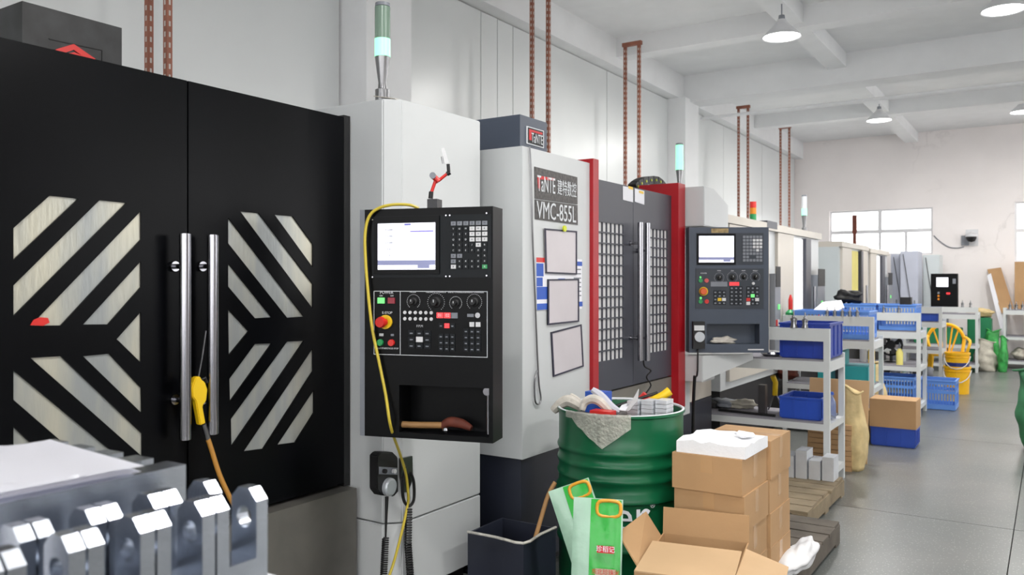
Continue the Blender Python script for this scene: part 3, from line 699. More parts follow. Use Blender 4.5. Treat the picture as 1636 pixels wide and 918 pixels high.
# hook bracket with hanging coiled cord
hb = thing('hook_bracket', 'small steel bracket with a black rubber loop and coiled cord beside the handwheel pendant', 'bracket', face_x(652, 790))
obj('bracket_plate', quad_x([(641, 732), (659, 728), (660, 765), (652, 786), (645, 786), (641, 760)], XH + .001, .012), M_steel, hb)
obj('loop', tube(BM(), [onx(u, v, XH + .025) for u, v in ((647, 745), (643, 775), (645, 798), (653, 808), (661, 798), (661, 770), (656, 755))], .0065, 8, sub=5), M_rubber, hb, smooth=True)
obj('coiled_cord', coil([onx(653, 812, XH + .03), onx(652, 870, XH + .03), onx(656, 925, XH + .03), onx(657, 1010, XH + .03)], .013, 42, .0037), M_rubber, hb, smooth=True)
# air gun between the door handles
XG = -2.455
ag = thing('air_gun', 'yellow air blow gun hanging between the chrome handles of the black doors', 'air gun', onx(322, 700, XG))
def ax(pts, x0, th): return prism(BM(), [Vector((x0, onx(u, v, x0 + th).y, onx(u, v, x0 + th).z)) for u, v in pts], (th, 0, 0))
obj('gun_body', ax([(313, 602), (321, 601), (322, 606), (328, 610), (332, 622), (330, 640), (324, 648), (329, 676), (320, 679), (313, 640), (308, 634), (307, 620), (310, 611)], XG - .012, .024), M_yellow, ag, bevel=.003)
obj('trigger', tube(BM(), [onx(322, 606, XG), onx(328, 603, XG), onx(331, 611, XG)], .004, 8), M_rubber, ag)
obj('trigger_guard', tube(BM(), [onx(u, v, XG) for u, v in ((312, 607), (306, 614), (305, 628), (311, 640))], .004, 8, sub=4), M_yellow, ag, smooth=True)
obj('nozzle', tube(BM(), [onx(317, 602, XG), onx(323, 570, XG), onx(329, 528, XG)], .0028, 8), M_steel, ag, smooth=True)
obj('hose_fitting', tube(BM(), [onx(325, 677, XG), onx(329, 690, XG), onx(332, 701, XG)], .009, 10), M_steel, ag, smooth=True)
obj('hose', tube(BM(), [onx(332, 700, XG), onx(338, 718, XG + .01), onx(350, 756, XG + .03), onx(366, 792, XG + .05), onx(385, 830, XG + .07), onx(400, 900, XG + .08)], .0085, 10, sub=5), M_hose, ag, smooth=True)

# ================================================================== SECOND MACHINE (red frame)
X2 = -2.12
m2 = thing('machining_center', 'white milling machine with red door frame and dark grey grid-window doors', 'machine', (-3.1, 4.7, 0))
YL, YR = 3.33, 6.0
yA, yB_, yC, yD = 4.02, 4.095, 5.25, 5.37
obj('body_left', BX(-4.1, X2, YL, yA - .004, .62, 2.12), M_white, m2, bevel=.006)
obj('body_right', BX(-4.1, X2 - .02, yD + .004, YR, .62, 2.10), M_cream, m2, bevel=.006)
obj('pillar', BX(X2 - .05, X2 - .008, yD + .004, 5.53, .55, 2.10), M_white, m2, bevel=.004)
obj('body_rear', BX(-4.1, X2 - .12, yB_, yC - .002, .62, 1.98), M_grey, m2)
obj('base', BX(-4.1, X2 - .015, YL + .01, YR - .01, .08, .615), M_navy, m2, bevel=.004)
obj('base_foot', BX(-3.9, X2 - .1, YL + .1, YR - .1, 0, .08), M_dark, m2)
obj('apron', BX(X2 - .11, X2 - .03, yB_, yC, .615, .83), mat('apron_grey', (120, 116, 108), .5, var=.1), m2)
rf = BM(); xf0, xf1 = X2 - .10, X2 + .02
obj('frame_post', BX(-2.34, xf1, yA, yB_ - .01, .62, 2.145), M_red, m2, bevel=.006)
obj('frame_post', BX(-2.55, xf1, yC, yD, .62, 2.135), M_red, m2, bevel=.006)
XD2 = -2.15
ym = (yB_ + yC) / 2 - .03
for s, (ya, yb2, u_l, u_r, nc) in enumerate(((yB_ - .008, ym - .002, 956, 996.5, 6), (ym + .002, yC - .002, 1038.5, 1066.5, 5))):
    gy0, gy1 = onx(u_l, 450, XD2).y, onx(u_r, 450, XD2).y; gz0, gz1 = 1.012, 1.815
    nr = 13; cw, chh = (gy1 - gy0) / nc, (gz1 - gz0) / nr; g = .0085
    holes = []
    for r in range(nr):
        for c in range(nc):
            a, b, e, f = gy0 + c * cw + g / 2, gy0 + (c + 1) * cw - g / 2, gz0 + r * chh + g / 2, gz0 + (r + 1) * chh - g / 2
            holes.append([(XD2 - .03, a, e), (XD2 - .03, b, e), (XD2 - .03, b, f), (XD2 - .03, a, f)])
    outer = [(XD2 - .03, ya, .84), (XD2 - .03, yb2, .84), (XD2 - .03, yb2, 2.05), (XD2 - .03, ya, 2.05)]
    d = obj('door', holed(outer, holes, (.03, 0, 0)), M_grey, m2)
    me = mesh_of(BX(-.004, .004, -(cw - g) / 2, (cw - g) / 2, -(chh - g) / 2, (chh - g) / 2), M_paneW)
    inv = wmat(d).inverted()
    for r in range(nr):
        for c in range(nc):
            inst('window_pane', me, d, inv @ Vector((XD2 - .012, gy0 + (c + .5) * cw, gz0 + (r + .5) * chh)))
    if s == 0: bar_handle(1023, 355, 576, XD2 + .07, d, .0165, (388, 540), XD2)
    else: bar_handle(1034.5, 356, 576, XD2 + .07, d, .0165, (400, 540), XD2)
    lab = [(995, 297), (1011, 300), (1011, 323), (995, 319)] if s == 0 else [(1014, 301), (1029, 305), (1029, 327), (1014, 322)]
    obj('paper_label', prism(BM(), [onx(u, v, XD2 + .001) for u, v in lab], (.002, 0, 0)), M_paper, d)
    t0 = [(1004, 297), (1011, 299), (1011, 303), (1004, 301)] if s == 0 else [(1021, 304), (1028, 306), (1028, 310), (1021, 308)]
    obj('tape', prism(BM(), [onx(u, v, XD2 + .0032) for u, v in t0], (.001, 0, 0)), M_yellow, d)
# motor cover on top with maker plate
mc = obj('motor_cover', BX(-2.75, -2.30, 3.59, 3.86, 2.12, 2.335), M_cover, m2, bevel=.003)
pp = [onx(u, v, -2.299) for u, v in ((840.5, 201), (868, 209), (868, 237), (840.5, 229))]
obj('plate_frame', prism(BM(), pp, (.004, 0, 0)), M_ink, mc)
cp = sum(pp, Vector()) / 4
ppi = [cp + (p - cp) * .88 + Vector((.004, 0, 0)) for p in pp]
obj('maker_plate', prism(BM(), ppi, (.002, 0, 0)), M_blackm, mc)
def loc(o, p): return wmat(o).inverted() @ Vector(p)
def along(p, q): d = (Vector(q) - Vector(p)).normalized(); return d
dv = Vector((0, 1, 0))
obj('plate_flash', prism(BM(), [ppi[0] + (ppi[1] - ppi[0]) * a + (ppi[3] - ppi[0]) * b + Vector((.002, 0, 0)) for a, b in ((.06, .1), (.94, .1), (.94, .24), (.22, .24), (.22, .8), (.06, .8))], (.001, 0, 0)), M_rink, mc)
text('maker_lettering', 'TaNTE', .062, mc, loc(mc, cp + Vector((.0075, .012, -.008))), (0, 1, 0), (0, 0, 1), M_ink, fit=((ppi[1].y - ppi[0].y) * .74, .05))
# name plates on the white side
npq = [onx(u, v, X2 + .001) for u, v in ((853.4, 266), (921.7, 283), (922, 326), (854, 317))]
npu = obj('name_plate', prism(BM(), npq, (.003, 0, 0)), M_plate, m2, label='worn black name plate with maker lettering')
npl_q = [onx(u, v, X2 + .001) for u, v in ((854, 318.5), (922, 327.5), (922.5, 359), (854.4, 349.7))]
npl = obj('name_plate', prism(BM(), npl_q, (.003, 0, 0)), M_plate, m2, label='worn black name plate with model lettering')
cu_ = sum(npq, Vector()) / 4; cl_ = sum(npl_q, Vector()) / 4
wy = npq[1].y - npq[0].y
obj('plate_flash', prism(BM(), [npq[0] + (npq[1] - npq[0]) * a + (npq[3] - npq[0]) * b + Vector((.003, 0, 0)) for a, b in ((.05, .26), (.44, .22), (.44, .30), (.11, .36), (.11, .66), (.07, .66))], (.001, 0, 0)), M_rink, npu)
hz = npq[0].z - npq[3].z
text('maker_lettering', 'TaNTE', .1, npu, loc(npu, (X2 + .0055, cu_.y - wy * .25, cu_.z + .0)), (0, 1, 0), (0, 0, 1), M_ink, fit=(wy * .40, hz * .50))
text('maker_lettering', '建特数控', .1, npu, loc(npu, (X2 + .0055, cu_.y + wy * .235, cu_.z + .0)), (0, 1, 0), (0, 0, 1), M_ink, fit=(wy * .46, hz * .50))
text('model_lettering', 'VMC-855L', .1, npl, loc(npl, (X2 + .0055, cl_.y - wy * .01, cl_.z)), (0, 1, 0), (0, 0, 1), M_ink, fit=(wy * .92, hz * .55))
# poster and three sleeves
def sheet(name, pts, x, label, cat, m=M_paper, frame=None, fw=.012, group=None):
    q = [onx(u, v, x) for u, v in pts]; c = sum(q, Vector()) / 4
    t = thing(name, label, cat, (x, c.y, min(p.z for p in q)), group=group)
    obj('sheet', prism(BM(), q, (.003, 0, 0)), m, t)
    if frame:
        qi = [c + (p - c) * .93 for p in q]
        obj('frame', holed(q, [qi], (.006, 0, 0)), frame, t)
    return t, q
po, q = sheet('notice_poster', ((856, 411), (929, 414), (929, 493), (857, 495)), X2 + .001, 'white and blue notice poster behind the framed sheets on the white machine side', 'poster')
def sub(q, a0, b0, a1, b1, dx=.0032): 
    f = lambda a, b: q[0] + (q[1] - q[0]) * a + (q[3] - q[0]) * b + Vector((dx, 0, 0))
    return [f(a0, b0), f(a1, b0), f(a1, b1), f(a0, b1)]
for a, m_ in (((0, 0, .2, .09), M_redp), ((.0, .11, .14, .36), M_bink), ((0, .38, .12, .55), M_bink), ((0, .56, .25, .8), M_bink), ((0, .88, .32, 1), M_bink), ((.85, .05, 1, .14), M_bink), ((.85, .88, 1, .98), M_bink), ((.45, .4, .6, .46), M_bink)):
    obj('print_block', prism(BM(), sub(q, *a), (.0008, 0, 0)), m_, po)
for k in range(7): obj('print_line', prism(BM(), sub(q, .80, .2 + .09 * k, .97, .225 + .09 * k), (.0006, 0, 0)), M_ink2, po)
frm = mat('sleeve_frame', (44, 42, 62), .5)
sl = mat('sleeve_plastic', (206, 200, 204), .14, var=.03)
s1, q1 = sheet('drawing_sleeve', ((869, 364.5), (920.6, 369), (920.6, 438.5), (870.8, 436.4)), X2 + .006, 'dark-framed drawing sleeve directly under the name plates, topmost of three', 'drawing sleeve', sl, frm)
s2, q2 = sheet('drawing_sleeve', ((874.3, 445.7), (923.9, 445), (924, 513.6), (874.3, 518.9)), X2 + .006, 'dark-framed drawing sleeve over the poster, middle of three', 'drawing sleeve', sl, frm)
s3, q3 = sheet('drawing_sleeve', ((879.3, 530.3), (928, 517.7), (931.4, 585), (883, 601.6)), X2 + .001, 'dark-framed tilted drawing sleeve, lowest of three', 'drawing sleeve', sl, frm)
c = onx(901, 365, X2 + .012); obj('magnet', cyl(BM(), c, c + Vector((.008, 0, 0)), .016, seg=16), mat('lime', (214, 224, 30), .4), label='round lime magnet holding the topmost drawing sleeve', cat='magnet', smooth=True)
# hooked wire hanging down the corner
obj('chip_hook', tube(BM(), [onx(u, v, X2 + .012) for u, v in ((846, 234), (848, 270), (851, 380), (855, 480), (860, 600), (864, 635), (861, 645), (855, 640), (854, 610), (858, 592))], .0045, 8, sub=4), M_steel, label='long thin wire chip hook hanging down the white machine corner', cat='hook', smooth=True)
# white switchgear box and arm over the slate panel
ub = [(-2.6, 5.40), (-1.976, 5.40), (-1.976, 5.9), (-2.6, 5.9)]
bm = prism(BM(), [(-2.6, 5.40, 1.85), (-2.6, 5.40, 2.12), (-2.6, 5.60, 2.12), (-2.6, 5.9, 2.03), (-2.6, 5.9, 1.85)], (.624, 0, 0))
obj('arm_box', bm, M_white, m2, bevel=.005)
bm = prism(BM(), [(-2.16, 5.38, .79), (-1.98, 5.38, .79), (-1.98, 5.38, .97), (-2.16, 5.38, .97)], (0, .24, 0)); obj('arm_lower_box', bm, M_white, m2, bevel=.004)
bm = prism(BM(), [(-1.98, 5.40, .80), (-1.74, 5.72, .93), (-1.74, 5.72, .975), (-1.98, 5.40, .97)], (-.09, .09, 0)); obj('arm_taper', bm, M_white, m2)
# cable chain above the doors
cc = thing('cable_chain', 'black cable drag chain arching above the grey doors', 'cable chain', onx(1030, 302, -2.45))
cpts = [onx(u, v, -2.45) for u, v in ((1004, 301), (1009, 296), (1016, 291.5), (1024, 289), (1032, 288), (1040, 289), (1046, 293), (1051, 299), (1054, 304))]
for a, b in zip(cpts, cpts[1:]):
    d = (b - a); n = Vector((0, -d.z, d.y)).normalized() * .028
    lk = obj('chain_link', prism(BM(), [a - n + d * .04, b - n - d * .04, b + n - d * .04, a + n + d * .04], (.06, 0, 0)), M_rubber, cc)
    mid = (a + b) / 2 + Vector((.061, 0, 0)); obj('link_pin', cyl(BM(), mid, mid + Vector((.004, 0, 0)), .009, seg=10), mat('pin_yellow', (190, 200, 70), .5), lk)
signal(m2, (-2.28, 5.72, 2.121), .028, .36, M_green_on, M_green_on)
obj('panel_cable', tube(BM(), [onx(1110, 600, -2.0), onx(1108, 640, -2.02), onx(1107, 700, -2.05), onx(1106, 720, -2.08)], .011, 10, sub=4), M_rubber, m2, smooth=True)
# pendant and rag in the slate panel
P2 = WM[p2.name]
def l2(u, v, y): return P2 @ Vector((fx2(u), y, fz2(v)))
hw2 = thing('handwheel_pendant', 'black handwheel pendant with silver dial on the slate panel lower left corner', 'handwheel', l2(1114, 560, -.03), YAW)
I2 = lambda u, v, y: Vector(l2(u, v, y))
def quad2(r, y0, y1): bm = BX(fx2(r[0]), fx2(r[2]), y0, y1, fz2(r[3]), fz2(r[1])); bm.transform(P2); return bm
obj('pendant_body', quad2((1105.5, 512, 1124, 555), -.04, -.002), M_rubber, hw2, bevel=.006)
obj('switch_plate', quad2((1107, 518, 1123, 526), -.042, -.0405), M_whitep, hw2)
c = I2(1115, 536, -.041); nrm = (P2.to_3x3() @ Vector((0, -1, 0)))
obj('dial_wheel', cyl(BM(), c, c + nrm * .016, .034, seg=24), mat('dial_silver', (196, 200, 206), .35, .4), hw2, smooth=True)
obj('cord', tube(BM(), [I2(1114, 556, -.02), I2(1114, 590, -.01), I2(1114, 602, .02)], .006, 8), M_rubber, hw2)
bm = blob((0, 0, 0), (.17, .06, .05), 5, .3, 3); bm.transform(P2 @ Matrix.Translation((fx2(1158), .045, fz2(548.8)))); obj('work_glove', bm, M_glove, label='crumpled off-white work glove in the slate panel pocket', cat='glove')
# dirty black air line by the drum
obj('air_line', tube(BM(), [onx(u, v, -2.1) for u, v in ((1028, 575), (1030, 585), (1040, 592), (1033, 602), (1040, 615), (1032, 628))], .005, 8, sub=4), M_rubber, label='short kinked black air line hanging under the grey door handles', cat='hose', smooth=True)

# ================================================================== FAR MACHINES
XM = -2.3
def ypx(u, x=XM): return onx(u, 450, x).y
def far_machine(label, y0, y1, ztop, doors, slots, dark, ctrl, side_m, x=XM, xb=-4.0):
    t = thing('machining_center', label, 'machine', ((x + xb) / 2, (y0 + y1) / 2, 0))
    obj('body', BX(xb, x - .03, y0, y1, .55, ztop - .07), side_m, t, bevel=.006)
    obj('base', BX(xb, x - .04, y0 + .02, y1 - .02, 0, .545), M_dark, t)
    obj('top_rail', BX(x - .3, x + .01, y0, y1, ztop - .07, ztop), M_cream, t, bevel=.004)
    for a, b, m_ in doors: obj('door', BX(x - .03, x, a, b, .62, ztop - .075), m_, t, bevel=.004)
    for a, b, m_ in slots: obj('door_opening', BX(x - .029, x - .012, a, b, .7, ztop - .1), m_, t)
    for a, b in dark: 
        obj('door_edge', BX(x - .03, x + .02, a, b, .62, ztop - .09), M_grey, t)
        obj('door_handle', cyl(BM(), (x + .06, (a + b) / 2 + .1, .75), (x + .06, (a + b) / 2 + .1, 1.42), .014, seg=12), M_chrome, t, smooth=True)
    for a, b in ctrl:
        k = obj('control_box', BX(x - .03, x + .05, a, b, .7, 1.55), M_greyp, t)
        obj('mask_strip', BX(x + .05, x + .056, a + .02, b - .02, 1.42, 1.62), M_blackm, k)
        obj('indicator', BX(x + .05, x + .058, (a + b) / 2, (a + b) / 2 + .05, 1.2, 1.25), M_ledg, k)
        for i in range(4): obj('push_button', BX(x + .05, x + .057, a + .03 + .06 * (i % 2), a + .07 + .06 * (i % 2), .95 + .09 * (i // 2), 1.01 + .09 * (i // 2)), M_redp if i == 2 else M_whitep, k)
    return t
m3 = far_machine('white milling machine with half-open door right behind the slate panel', 6.75, 10.22, 2.04,
    [(ypx(1243), ypx(1268.5), M_cream), (6.9, ypx(1229), M_cream)], [(ypx(1269), ypx(1284.5), M_interior)], [(ypx(1285), ypx(1293))], [(ypx(1230), ypx(1239)), (ypx(1299), ypx(1311))], M_white)
obj('corner_cap', BX(XM - .3, XM + .012, ypx(1224), ypx(1240), 1.99, 2.06), M_grey, m3)
signal(m3, (-2.42, ypx(1302), 2.041), .03, .44, M_green_on, M_ink)
sg = lathe(BM(), [(0, 0), (.03, 0), (.03, .04), (0, .04)], (-2.5, ypx(1203, -2.5), 2.041), 14)
tw = obj('signal_light', sg, M_steel, m3)
for i, m_ in enumerate((M_greenp, mat('amber', (232, 140, 30), .4), M_redp)):
    obj('lens', lathe(BM(), [(0, 0), (.033, 0), (.033, .06), (0, .06)], (-2.5, ypx(1203, -2.5), 2.085 + .062 * i), 14), m_, tw)
m4 = far_machine('pale grey milling machine with yellowish open door slot in the far row', 11.35, 13.25, 2.0,
    [(ypx(1346), ypx(1361), M_cream), (ypx(1377.5), 13.2, M_cream)], [(ypx(1362), ypx(1372.5), M_ylit)], [(ypx(1374), ypx(1377))], [], M_palegrey)
m5 = far_machine('white milling machine with bright door slot farthest along the row', 13.35, 15.1, 1.98,
    [(13.42, ypx(1400.5), M_cream)], [(ypx(1401), ypx(1407), M_interior)], [(ypx(1407.5), ypx(1412))], [(ypx(1413.5), ypx(1420.5))], M_white)
obj('signal_light', lathe(BM(), [(0, 0), (.025, 0), (.022, .16), (.032, .17), (.032, .42), (0, .42)], (-2.36, ypx(1372.5), 2.0), 14), M_rust, m4)
# grey cabinets at the end of the row
def cabinet(label, u0, u1, vt, y, depth, m_):
    a, b = ony(u0, vt, y), ony(u1, vt, y)
    t = thing('electrical_cabinet', label, 'cabinet', ((a.x + b.x) / 2, y + depth / 2, 0))
    obj('body', BX(a.x, b.x, y + .02, y + depth, 0, a.z), m_, t, bevel=.005)
    obj('door', BX(a.x + .01, b.x - .01, y, y + .019, .1, a.z - .02), m_, t, bevel=.004)
    obj('door_handle', BX(b.x - .06, b.x - .035, y - .02, y, 1.0, 1.15), M_greyp, t)
    obj('cable', tube(BM(), [Vector((a.x + .05, y - .012, a.z - .05)), Vector((a.x + .1, y - .012, a.z - .4)), Vector((a.x + .2, y - .012, .9))], .006, 6, sub=3), M_rubber, t)
cabinet('tall pale blue-grey cabinet left of its twin, near the windows', 1423, 1437, 406, 16.3, .6, mat('cab_blue', (186, 190, 204), .45, var=.03))
cabinet('widest pale blue-grey cabinet under the window', 1438, 1466, 401, 15.85, .6, mat('cab_blue', (186, 190, 204), .45, var=.03))
cabinet('small pale cabinet behind the far black control panel', 1474, 1501, 407, 16.5, .5, M_palegrey)
# far black control panel on pedestal
fp3 = thing('control_panel', 'small black control panel with lit screen near the back wall', 'control panel', ony(1508, 600, 15.9) * 1.0)
fp3.location.z = 0; WM[fp3.name] = Matrix.Translation(fp3.location)
YP = 15.9
def ry(u0, v0, u1, v1, ya, yb): 
    a, b = ony(u0, v0, YP), ony(u1, v1, YP); return BX(a.x, b.x, ya, yb, b.z, a.z)
obj('housing', ry(1487, 437, 1530, 500, YP, YP + .15), M_pblack, fp3, bevel=.005)
obj('screen', ry(1496, 443, 1515, 458, YP - .004, YP - .0005), M_screen, fp3)
obj('digit_display', ry(1512, 467, 1518, 470, YP - .004, YP - .0005), M_ledr, fp3)
obj('knob', ry(1522, 445, 1527, 453, YP - .01, YP - .0005), M_greyp, fp3)
for i in range(3): obj('push_button', ry(1498, 466 + 5 * i, 1501, 469 + 5 * i, YP - .006, YP - .0005), mat('amber', (232, 140, 30), .4) if i else M_greyp, fp3)
a = ony(1508, 500, YP); obj('pedestal', BX(a.x - .06, a.x + .06, YP + .03, YP + .13, 0, a.z), M_greyp, fp3)

# ================================================================== TROLLEYS
def trolley(label, x0, x1, y0, y1, tiers=(.14, .48, .92), top=1.14, rail=True, pw=.04, lip=.085):
    t = thing('work_trolley', label, 'trolley', ((x0 + x1) / 2, (y0 + y1) / 2, 0), group='grey tiered work trolleys')
    for x in (x0, x1 - pw):
        for y in (y0, y1 - pw): obj('post', BX(x, x + pw, y, y + pw, 0, top if y == y0 else tiers[-1] + .02), M_trolley, t, bevel=.004)
    for i, z in enumerate(tiers):
        e = .001; lp_ = lip if i == len(tiers) - 1 else lip * .7
        s = obj('shelf_tray', BX(x0 + e, x1 - e, y0 + e, y1 - e, z - lp_, z - .012), M_trolley, t, bevel=.004)
        obj('rubber_mat', BX(x0 + pw + .004, x1 - pw - .004, y0 + .004, y1 - .004, z - .012, z), M_mat, s)
    if rail: obj('guard_rail', BX(x0 + pw, x1 - pw, y0 + .004, y0 + .028, top - .09, top), M_trolley, t, bevel=.003)
    return t
trolley('grey three-tier trolley right of the slate control panel, nearest the camera', -2.57, -1.305, 6.05, 6.57)
trolley('grey three-tier trolley with teal box, second from the camera', -2.24, -1.40, 8.33, 8.87)
trolley('grey three-tier trolley with desk fan, third from the camera', -2.24, -1.20, 9.95, 10.5, (.14, .55, .93), 1.13)
trolley('grey three-tier trolley behind the yellow buckets, fourth from the camera', -2.24, -1.25, 12.55, 13.1, (.14, .55, .93), 1.13)
trolley('grey work bench trolley near the back wall under the far black panel', -2.1, -1.0, 15.25, 15.75, (.14, .45, .95), 1.06)
trolley('grey shelf rack by the right window, loaded with boxes', -.70, .75, 16.3, 16.85, (.14, .55, 1.0), 1.03, rail=False)

def crate(label, x0, x1, y0, y1, z0, z1, m_, mesh=False, group=None):
    t = thing('plastic_crate', label, 'crate', ((x0 + x1) / 2, (y0 + y1) / 2, z0), group=group); th = .012
    obj('crate_floor', BX(x0 + .01, x1 - .01, y0 + .01, y1 - .01, z0, z0 + .01), m_, t)
    h = z1 - z0
    def wall(ax, a, b, c):     # ax 'x': wall along x at y=c
        bm = BM(); bx_ = (lambda p, q, za, zb, o=0: box(bm, p, q, c - o, c + th + o, za, zb)) if ax == 'x' else (lambda p, q, za, zb, o=0: box(bm, c - o, c + th + o, p, q, za, zb))
        if mesh:
            zs = [z0 + .008, z0 + h * .18, z0 + h * .55, z0 + h * .66, z1 - .014]
            bx_(a, b, zs[0], zs[1]); bx_(a, b, zs[2], zs[3]); bx_(a, b, z1 - h * .14, z1 - .014)
            n = max(8, int((b - a) / .030))
            for i in range(n + 1):
                p = a + (b - a - .010) * i / n; bx_(p, p + .010, zs[1], zs[2]); bx_(p, p + .010, zs[3], z1 - h * .14)
        else:
            bx_(a, b, z0 + .008, z1 - .014)
            n = max(3, int((b - a) / .11))
            for i in range(n + 1): p = a + (b - a - .014) * i / n; bx_(p, p + .014, z0 + .02, z1 - .02, .006)
        return obj('crate_wall', bm, m_, t)
    wall('x', x0, x1, y0); wall('x', x0, x1, y1 - th); wall('y', y0 + th, y1 - th, x0); wall('y', y0 + th, y1 - th, x1 - th)
    o = .008
    obj('crate_rim', holed([(x0 - o, y0 - o, z1 - .014), (x1 + o, y0 - o, z1 - .014), (x1 + o, y1 + o, z1 - .014), (x0 - o, y1 + o, z1 - .014)],
        [[(x0 + th, y0 + th, z1 - .014), (x1 - th, y0 + th, z1 - .014), (x1 - th, y1 - th, z1 - .014), (x0 + th, y1 - th, z1 - .014)]], (0, 0, .014)), m_, t)
    return t
crate('deep blue plastic crate on the top tray of the nearest trolley', -1.66, -1.318, 6.105, 6.53, .92, 1.175, M_dblue)
crate('blue plastic crate on the middle shelf of the nearest trolley', -1.66, -1.37, 6.10, 6.46, .48, .64, M_blue)
crate('light blue mesh crate on top of the second trolley, right one', -1.78, -1.45, 8.38, 8.80, .92, 1.19, M_lblue, True)
crate('light blue mesh crate on top of the second trolley, left one', -2.15, -1.82, 8.38, 8.80, .92, 1.19, M_lblue, True)
crate('light blue mesh crate on top of the third trolley, right one', -1.63, -1.25, 10.0, 10.44, .93, 1.22, M_lblue, True)
crate('light blue mesh crate on top of the third trolley, left one', -2.03, -1.66, 10.0, 10.44, .93, 1.22, M_lblue, True)
crate('small blue crate on top of the fourth trolley', -1.61, -1.30, 12.6, 13.0, .93, 1.12, M_blue)
crate('blue crate on the floor under a cardboard box in the aisle', -1.37, -1.01, 8.02, 8.30, 0, .17, M_blue)
crate('large light blue mesh crate standing on the aisle floor', -1.30, -.92, 10.62, 11.0, 0, .34, M_lblue, True)
crate('blue crate under the third trolley, upper one of its stack', -1.66, -1.25, 9.98, 10.36, .345, .46, M_blue, True) if False else None
crate('blue mesh crate on the bottom shelf of the third trolley', -1.67, -1.27, 9.99, 10.4, .14, .42, M_lblue, True)
crate('dark blue mesh crate on the bottom shelf of the second trolley', -1.75, -1.46, 8.38, 8.8, .14, .36, M_blue, True)

# things on the nearest trolley
def tool_holder(label, x, y, z, s=1):
    t = thing('tool_holder', label, 'tool holder', (x, y, z), group='tool holders standing on trolleys')
    obj('taper_cone', lathe(BM(), [(0, 0), (.026 * s, 0), (.026 * s, .012 * s), (.02 * s, .02 * s), (.02 * s, .05 * s), (.024 * s, .052 * s), (.024 * s, .07 * s), (.014 * s, .075 * s), (.012 * s, .09 * s), (0, .09 * s)], seg=18), M_steel, t, local=True, smooth=True)
    obj('cutter', cyl(BM(), (0, 0, .09 * s), (0, 0, .125 * s), .005 * s, seg=10), M_chrome, t, local=True, smooth=True)
a = ony(1268, 524, 6.062); tool_holder('tool holder on the nearest trolley rail, left of two', a.x, 6.066, 1.14)
a = ony(1286, 524, 6.062); tool_holder('tool holder on the nearest trolley rail, right of two', a.x, 6.066, 1.14, .9)
for i in range(5):
    a = ony(1322 + 12 * i, 512, 8.35); tool_holder('small tool holder on the second trolley rail, ' + ('leftmost', 'second from left', 'middle', 'second from right', 'rightmost')[i], a.x, 8.345, 1.14, .7)
for i, u in enumerate((1412, 1436)):
    a = ony(u, 500, 9.97); tool_holder('small tool holder on the third trolley rail, ' + ('left', 'right')[i], a.x, 9.967, 1.13, .7)
for i, u in enumerate((1538, 1551)):
    a = ony(u, 494, 15.3); tool_holder('small tool holder on the far bench rail, ' + ('left', 'right')[i], a.x, 15.27, 1.06, .9)
lathe_b = lathe(BM(), [(0, 0), (.05, 0), (.075, .02), (.07, .035), (.03, .045), (0, .046)], (-1.74, 6.16, .92), 20)
obj('steel_bowl', lathe_b, M_chrome, label='upturned shiny steel bowl beside the deep blue crate', cat='bowl', smooth=True)
a = ony(1218, 650, 6.2)
bb = obj('steel_bar', BX(a.x - .026, a.x + .026, 6.18, 6.24, .48, .70), mat('dark_steel', (92, 90, 92), .4, .8, var=.1), label='upright dark steel block on the middle shelf of the nearest trolley', cat='bar', bevel=.004)
rod = tube(BM(), [Vector((-2.14, 6.17, .49)), Vector((-1.70, 6.12, .49))], .010, 10); obj('steel_rod', rod, M_rubber, label='black rod lying across the middle shelf of the nearest trolley', cat='rod')
for i in range(3):
    obj('rag', blob((-2.3 + .13 * i, 6.33 + .04 * i, .48), (.2, .16, .07), 20 + i, .25), (M_dark, M_greyp, M_cloth)[i], label=('dark rag on the middle shelf, leftmost', 'grey rag on the middle shelf between two others', 'pale rag on the middle shelf, rightmost of three')[i], cat='rag')
sp = thing('spray_gun', 'yellow spray gun hanging behind the middle shelf blue crate', 'spray gun', (-1.78, 6.40, .48))
obj('gun_head', tube(BM(), [Vector((-1.78, 6.40, .60)), Vector((-1.775, 6.40, .70)), Vector((-1.79, 6.38, .75))], .02, 10), M_yellow, sp, smooth=True)
obj('gun_stand', tube(tube(BM(), [Vector((-1.83, 6.40, .485)), Vector((-1.78, 6.40, .62))], .006, 6), [Vector((-1.72, 6.42, .485)), Vector((-1.775, 6.40, .62))], .006, 6), M_steel, sp)
bt = thing('plastic_bottle', 'clear plastic bottle with blue cap at the corner of the nearest trolley', 'bottle', (-1.345, 6.30, .48))
obj('bottle_body', lathe(BM(), [(0, 0), (.032, 0), (.033, .10), (.03, .12), (.014, .155), (.012, .17), (0, .17)], seg=18), M_clear, bt, local=True, smooth=True)
obj('bottle_cap', lathe(BM(), [(0, .17), (.015, .17), (.015, .19), (0, .19)], seg=14), M_bink, bt, local=True)
for i in range(4):
    x = -1.56 + .085 * i
    obj('aluminium_block', BX(x, x + .075, 5.80 + .01 * i, 5.98, .125, .125 + (.15, .19, .13, .16)[i]), mat('raw_aluminium', (226, 229, 234), .5, .7, var=.06, scale=8), label=('aluminium block on the pallet before the nearest trolley, leftmost', 'tallest aluminium block on the pallet before the nearest trolley', 'shortest aluminium block on the pallet before the nearest trolley', 'aluminium block on the pallet before the nearest trolley, rightmost')[i], cat='metal block', bevel=.003, group='aluminium blocks by the nearest trolley')
